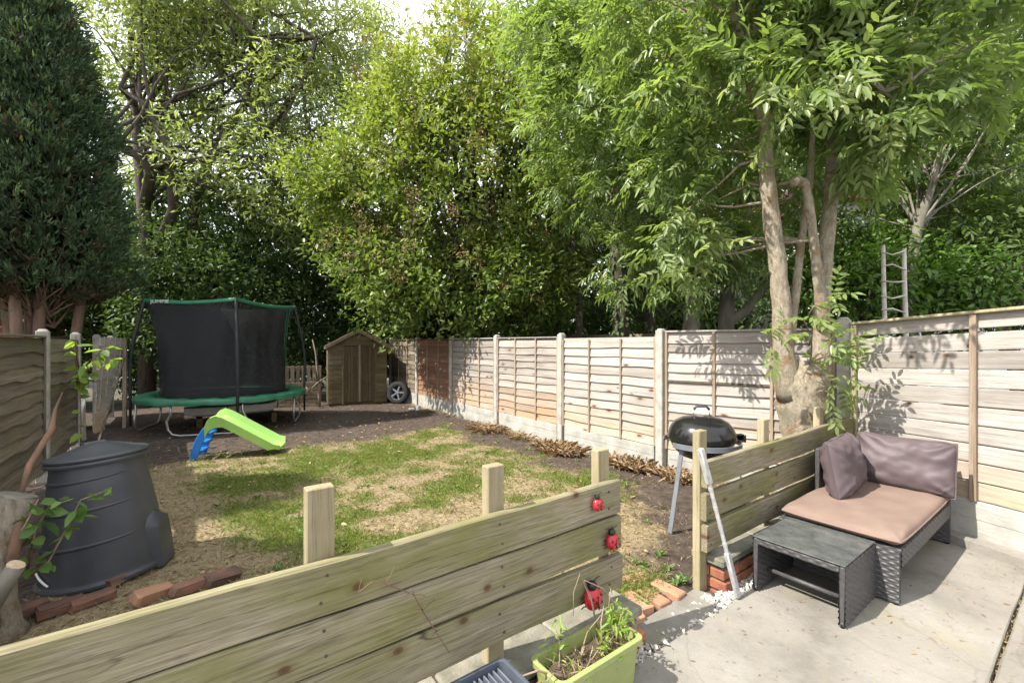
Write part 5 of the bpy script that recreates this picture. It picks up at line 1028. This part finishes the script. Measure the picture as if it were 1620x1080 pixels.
def ash(name, label, base, stems, lobes, ncl, kl, seed, bark='bark_pale', nl=60, size=(.75, 1.15), cat='tree', holes=20, hr=.5, near=0, shell=.45, vb=0, mid=.013, bases_from=.4, group=None, keep=None):
    rng = np.random.default_rng(seed); T = thing(name, base, label, cat, group); lb = [(*p, r, r, rz) for p, r, rz in lobes]
    P, O = crown_pts(rng, lb, ncl, shell, -9, holes, hr)
    if keep is not None: kk = np.array([keep(p) for p in P]); P, O = P[kk], O[kk]
    n = len(P); PP = np.repeat(P, kl, 0) + rng.normal(size=(n * kl, 3)) * .05; OO = np.repeat(O, kl, 0); X = OO * .45 + rng.normal(size=(n * kl, 3)) * .65; X[:, 2] -= .15
    sz = rng.uniform(*size, n * kl)
    order = np.argsort(np.linalg.norm(PP - np.array([0, 0, HC]), axis=1)) if near else np.arange(n * kl)
    a, r = order[:near], order[near:]
    Q, D, N, s = ash_expand(rng, PP[r], X[r], sz[r]); cl = np.repeat(np.repeat(rng.random(n), kl)[r], len(AP)); z0, z1 = Q[:, 2].min(), Q[:, 2].max()
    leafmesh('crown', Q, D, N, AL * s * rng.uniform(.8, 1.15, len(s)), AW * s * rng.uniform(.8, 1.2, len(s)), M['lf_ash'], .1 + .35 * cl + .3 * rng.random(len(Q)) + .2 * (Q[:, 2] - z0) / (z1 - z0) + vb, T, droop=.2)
    if near:
        var = []
        for k in range(6):
            Q, D, N, s = ash_expand(rng, np.zeros((1, 3)), np.array([[1, 0, 0]]) + rng.normal(size=(1, 3)) * .01, np.ones(1))
            o = leafmesh('leaf', Q, D, N, AL * rng.uniform(.85, 1.15, len(s)), AW * rng.uniform(.85, 1.2, len(s)), M['lf_ash'], .25 + .12 * k + .15 * rng.random(len(Q)) + vb, T, kind=None, origin=np.zeros(3), droop=.2); var.append(o.data); bpy.data.objects.remove(o)
        for j, i in enumerate(a):
            x = Vector(X[i]).normalized(); y = (Vector((0, 0, 1)) + Vector(rng.normal(size=3)) * .35).cross(x).normalized(); z = x.cross(y); inst('leaf', var[j % 6], T, PP[i], Matrix((x, y, z)).transposed().to_euler(), (sz[i],) * 3)
    mb = MB()
    for k, (pts, rad) in enumerate(stems):
        fine = []; fr = []
        for i in range(len(pts) - 1):
            m_ = 4
            for q in range(m_): t = q / m_; fine.append(pts[i].lerp(pts[i + 1], t)); fr.append((rad[i] * (1 - t) + rad[i + 1] * t) * (1 + .06 * math.sin(i * 9 + q * 2.3 + k)))
        fine.append(pts[-1]); fr.append(rad[-1]); mb.tube(fine, fr, 14, jit=.05, seed=seed + k)
    put('trunk', mb, M[bark], T, True); bs = [tuple(p) for pts, rad in stems for p in pts[max(1, int(len(pts) * bases_from)):]]
    mb = MB(); bsn = np.array(bs)
    for p in P[rng.choice(n, min(nl, n), replace=False)]:
        d = np.linalg.norm(bsn - p, axis=1); q = bs[int(rng.choice(np.argsort(d)[:4]))]; limbs(mb, rng, q, [p], mid, .15, 6, .004, 5)
    put('branches', mb, M[bark], T, True); return T
V = Vector
# ash in the garden corner: forked pale trunk
st = [([V((5.0, 1.90, -.1)), at(1276, 790, 4.5), at(1272, 690, 4.5), at(1268, 640, 4.5), at(1268, 602, 4.5), at(1270, 570, 4.5)], [.26, .2, .2, .235, .25, .14]),
      ([at(1250, 630, 4.48), at(1240, 560, 4.45), at(1236, 480, 4.45), at(1228, 400, 4.43), at(1218, 320, 4.4), at(1211, 250, 4.4), at(1214, 200, 4.35), at(1190, 150, 4.3), at(1180, 90, 4.2), at(1162, 30, 4.15), at(1150, -70, 4.1)], [.12, .1, .085, .08, .078, .072, .058, .045, .042, .035, .022]),
      ([at(1292, 630, 4.5), at(1298, 560, 4.5), at(1300, 480, 4.55), at(1306, 400, 4.6), at(1314, 320, 4.65), at(1318, 230, 4.7), at(1322, 120, 4.75), at(1345, -20, 4.8), at(1360, -120, 4.8)], [.12, .09, .075, .072, .07, .06, .05, .04, .03]),
      ([at(1244, 560, 4.45), at(1258, 470, 4.5), at(1268, 380, 4.55), at(1281, 290, 4.6), at(1287, 190, 4.6), at(1300, 60, 4.6)], [.06, .042, .036, .032, .025, .015]),
      ([at(1302, 520, 4.45), at(1294, 440, 4.4), at(1287, 380, 4.38), at(1280, 320, 4.36), at(1272, 288, 4.35)], [.06, .046, .042, .04, .042]),
      ([at(1272, 290, 4.35), at(1262, 286, 4.3), at(1253, 290, 4.28)], [.045, .045, .04]),
      ([at(1316, 190, 4.6), at(1345, 170, 4.3), at(1365, 150, 4.1), at(1400, 146, 3.9), at(1440, 130, 3.8)], [.03, .024, .02, .014, .008]),
      ([at(1218, 190, 4.35), at(1192, 160, 4.3), at(1180, 80, 4.2), at(1205, 0, 4.2)], [.05, .045, .035, .03])]
lob = [(at(px, py, Z), r, rz) for px, py, Z, r, rz in ((1180, 60, 4.5, .95, .6), (1340, 40, 4.6, .9, .6), (1120, 150, 4.7, .75, .5), (1390, 170, 4.0, .55, .38), (1460, 130, 4.1, .6, .42), (1540, 60, 4.2, .7, .4), (1300, 130, 5.0, .75, .5), (1250, -60, 4.4, 1.3, .7), (1450, -20, 4.2, .9, .5), (1090, 250, 5.0, .55, .45), (1390, 250, 4.6, .4, .3), (1290, 110, 3.7, .55, .35), (1130, 330, 4.9, .45, .35), (1085, 400, 5.0, .4, .25), (1400, 60, 3.6, .5, .3), (1050, 60, 5.0, .8, .6), (1240, 240, 5.1, .5, .4))]
ash('ash_tree', 'pale-barked ash with forked multi-stem trunk in corner by barbecue', (5.0, 1.9, 0), st, lob, 780, 6, 15, nl=120, near=290, size=(.7, 1.15), holes=14, hr=.35)
# epicormic sprigs low on its trunk
rng = np.random.default_rng(61)
T = thing('ash_sapling', tuple(V((4.85, 1.75, .8))), 'leafy low shoots sprouting from the forked ash trunk', 'shoots')
b = MB(); leaves_ = []
for (px, py, Z, n, s) in ((1310, 560, 4.2, 6, .05), (1350, 560, 4.1, 7, .08), (1330, 600, 4.12, 6, .07), (1290, 530, 4.15, 4, .05), (1225, 520, 4.15, 4, .06), (1300, 480, 4.2, 6, .06), (1262, 505, 4.2, 3, .05), (1316, 620, 4.1, 3, .04)):
    c = at(px, py, Z); p0 = V((4.93, 1.78, c.z - .1)); b.tube([p0, (p0 + c) / 2 + V((0, 0, .05)), c], [.008, .006, .003], 5)
    for k in range(n): leaves_.append((np.array(c) + rng.normal(size=3) * s, rng.normal(size=3) * .6 + np.array([-.1, -.55, -.2]), rng.uniform(.8, 1.15)))
put('stem', b, M['bark_pale'], T, True)
for k, (p, d, s) in enumerate(leaves_):
    Q, D, N, ss = ash_expand(rng, p[None], d[None], np.array([s * .75])); leafmesh('leaf', Q, D, N, AL * ss * 1.05, AW * ss * 1.3, M['lf_ash'], .45 + .4 * rng.random(len(Q)), T, kind=None)
# ash trees beyond the fence
st = [([V((6.9, 4.25, 0)), at(1094, 520, 7.4), at(1096, 470, 7.4), at(1085, 400, 7.4), at(1060, 300, 7.4), at(1030, 200, 7.4), at(1010, 80, 7.4)], [.16, .13, .12, .11, .09, .07, .03]),
      ([V((7.3, 3.9, 0)), at(1148, 520, 7.5), at(1152, 450, 7.5), at(1175, 380, 7.5), at(1180, 280, 7.5), at(1150, 100, 7.5)], [.15, .13, .12, .1, .08, .04]),
      ([at(1150, 510, 7.5), at(1180, 490, 7.4), at(1205, 460, 7.4), at(1220, 380, 7.4)], [.09, .08, .07, .03])]
lob = [(at(px, py, Z), r, rz) for px, py, Z, r, rz in ((1040, 120, 7.2, 1.5, 1.2), (950, 180, 7.0, 1.2, 1.0), (900, 90, 7.2, 1.2, .9), (1120, 230, 7.4, 1.3, 1.0), (1010, 290, 7.0, 1.1, .9), (1080, 370, 6.9, .95, .65), (1000, 410, 6.6, .6, .45), (1150, 400, 7.3, .8, .55), (930, 280, 7.4, .8, .7), (960, 20, 7.4, 1.4, 1), (1130, 40, 7.6, 1.5, 1.1), (1060, 440, 6.5, .45, .3), (870, 30, 7.8, .9, .7))]
ash('ash_tree', 'bushy ash beyond the fence overhanging the concrete post', (6.9, 4.2, 0), st, lob, 1000, 6, 16, bark='bark_grey', nl=130, size=(.8, 1.2), holes=16, hr=.35, vb=.06)
st = [([V((8.5, 1.75, 0)), at(1438, 490, 6.4), at(1440, 420, 6.4), at(1452, 360, 6.4), at(1475, 290, 6.4), at(1500, 200, 6.4), at(1520, 60, 6.4)], [.1, .075, .07, .062, .052, .04, .02])]
lob = [(at(px, py, Z), r, rz) for px, py, Z, r, rz in ((1500, 160, 6.8, 1.2, .9), (1420, 260, 7, 1.0, .8), (1560, 260, 6.8, 1.1, .9), (1350, 330, 7.4, .9, .6), (1480, 330, 7.4, .9, .5), (1600, 120, 6.6, 1.2, .9), (1400, 90, 7.2, 1.3, 1), (1280, 300, 8, 1.0, .9), (1520, 20, 7, 1.4, 1))]
ash('ash_tree', 'leaning grey ash behind the tall board fence', (8.4, 1.8, 0), st, lob, 520, 6, 17, bark='bark_grey', nl=70, size=(.8, 1.15), holes=12, hr=.4, vb=-.05)
hedge('shrub', 'bright green shrub above the corner of the board fence', [(1350, 470, 6.6, .55, .45), (1400, 450, 6.9, .6, .5), (1340, 420, 7.3, .6, .5), (1460, 460, 6.7, .55, .4), (1520, 480, 6.4, .55, .35), (1290, 440, 7.4, .5, .6)], 1000, 12, .10, .045, 'lf_shrub', 20, (8.0, 2.4, 0), cat='shrub', vb=.1, nl=20, r0=.05, spread=.1)
hedge('shrub', 'dark green shrub at the far right above the board fence', [(1590, 460, 6.4, .7, .5), (1640, 420, 6.4, .8, .7), (1550, 410, 7.4, .8, .5), (1600, 360, 7.6, .9, .6)], 900, 12, .10, .04, 'lf_dark', 22, (8.2, .3, 0), cat='shrub', vb=.35, nl=15, r0=.05, spread=.1)
hedge('yew_tree', 'tall dark evergreen closing the view beyond the leaning ash', [(1500, 330, 11, 1.7, 1.5), (1600, 300, 10.5, 1.8, 1.8), (1420, 380, 11.5, 1.4, 1.2), (1560, 130, 11, 1.9, 1.8), (1450, 180, 11.5, 1.7, 1.7), (1640, 60, 11, 2.2, 2), (1680, 380, 9.5, 1.6, 1.6), (1360, 250, 12, 1.6, 1.6), (1500, 0, 11.5, 2, 1.5)], 2500, 13, .15, .05, 'lf_dark', 23, (14.5, 1.2, 0), vb=.3, nl=30, shell=.35)
hedge('yew_tree', 'dark tree mass between the laurel and the fence-side ash', [(880, 380, 13, 1.2, 1.3), (960, 360, 13, 1.5, 1.6), (1040, 330, 13.5, 1.6, 1.6), (920, 250, 14, 1.6, 1.6), (1010, 180, 14, 1.9, 1.6), (1130, 250, 14, 1.8, 1.7), (1230, 300, 14, 1.6, 1.5), (1100, 400, 13, 1.2, .8), (1200, 410, 13, 1.2, .8), (950, 470, 13, .8, .5), (860, 470, 12.5, .8, .6), (800, 500, 12.5, .9, .5), (900, 505, 12.5, .9, .45), (1000, 500, 12.3, .8, .4), (1090, 495, 12, .7, .4), (1180, 490, 12, .8, .45), (1260, 480, 12, .8, .5), (1040, 450, 12.5, .9, .4), (1120, 80, 14.5, 2, 1.6), (1260, 150, 14, 1.8, 1.6)], 4000, 13, .16, .06, 'lf_dark', 24, (11.5, 8.2, 0), vb=.15, nl=40, shell=.35)
hedge('hedge', 'dark hedge closing the gap beneath the trees beyond the long fence', [(720 + 62 * k, 505 + 8 * (k % 2), 15 + .3 * (k % 3), 1.0, .75) for k in range(10)] + [(700, 470, 14, .9, .8), (660, 500, 14, 1, .8)], 2600, 14, .15, .07, 'lf_dark', 26, (13, 9.5, 0), cat='hedge', vb=.05, nl=30, shell=.1, r0=.08)
# slim dark trunks under that canopy
for k, (px, Z, r, lab) in enumerate(((918, 10.5, .09, 'slim bare trunk in the shade right of the laurel'), (985, 9.5, .17, 'ivy-covered dark trunk behind the long fence'), (1030, 11, .16, 'dark trunk behind the barbecue-side fence post'), (880, 12, .1, 'slender dark trunk beyond the rail fence'))):
    b = MB(); p = at(px, 543, Z); T = thing('woodland_tree', (p.x, p.y, 0), lab, 'tree'); b.tube([(p.x, p.y, 0), at(px - 2, 480, Z), at(px - 10, 400, Z), at(px - 12, 300, Z)], [r, r * .9, r * .8, r * .6], 10, jit=.06, seed=k); put('trunk', b, M['bark'], T, True)
    rng = np.random.default_rng(70 + k); n = 500 if k in (1, 2) else 120; t = rng.random(n); a = rng.uniform(0, 6.3, n); Q = np.stack([p.x + (r + .04) * np.cos(a), p.y + (r + .04) * np.sin(a), .8 + t * 3.2], 1); leafmesh('ivy', Q, np.stack([np.cos(a), np.sin(a), -np.ones(n)], 1) + rng.normal(size=(n, 3)) * .4, np.stack([np.cos(a), np.sin(a), np.ones(n)], 1), .09, .07, M['lf_dark'], rng.random(n), T)

# wooded bank far behind, one mass seen through the gaps
rng = np.random.default_rng(97); n = 15000; px = rng.uniform(-120, 1750, n); top = np.interp(px, [-120, 180, 330, 520, 680, 860, 1300, 1750], [330, 330, 300, 300, 330, 250, 200, 200]) + 30 * np.sin(px * .03)
py = top + (590 - top) * rng.random(n) ** .8; Zd = rng.uniform(17, 19.5, n); X = (px - 810) * Zd / F
P = np.stack([Zd * SY + X * CY, Zd * CY - X * SY, HC - (py - 543) * Zd / F], 1); P[:, 2] = np.maximum(P[:, 2], .1)
o = leafmesh('treeline', P, rng.normal(size=(n, 3)), rng.normal(size=(n, 3)) + np.array([[-.3, -.6, .4]]), rng.uniform(.3, .6, n), rng.uniform(.16, .3, n), M['lf_dark'], rng.random(n) * .8, None); tag(o, 'dark wooded mass filling the gaps far behind the garden trees', 'treeline', kind='stuff')
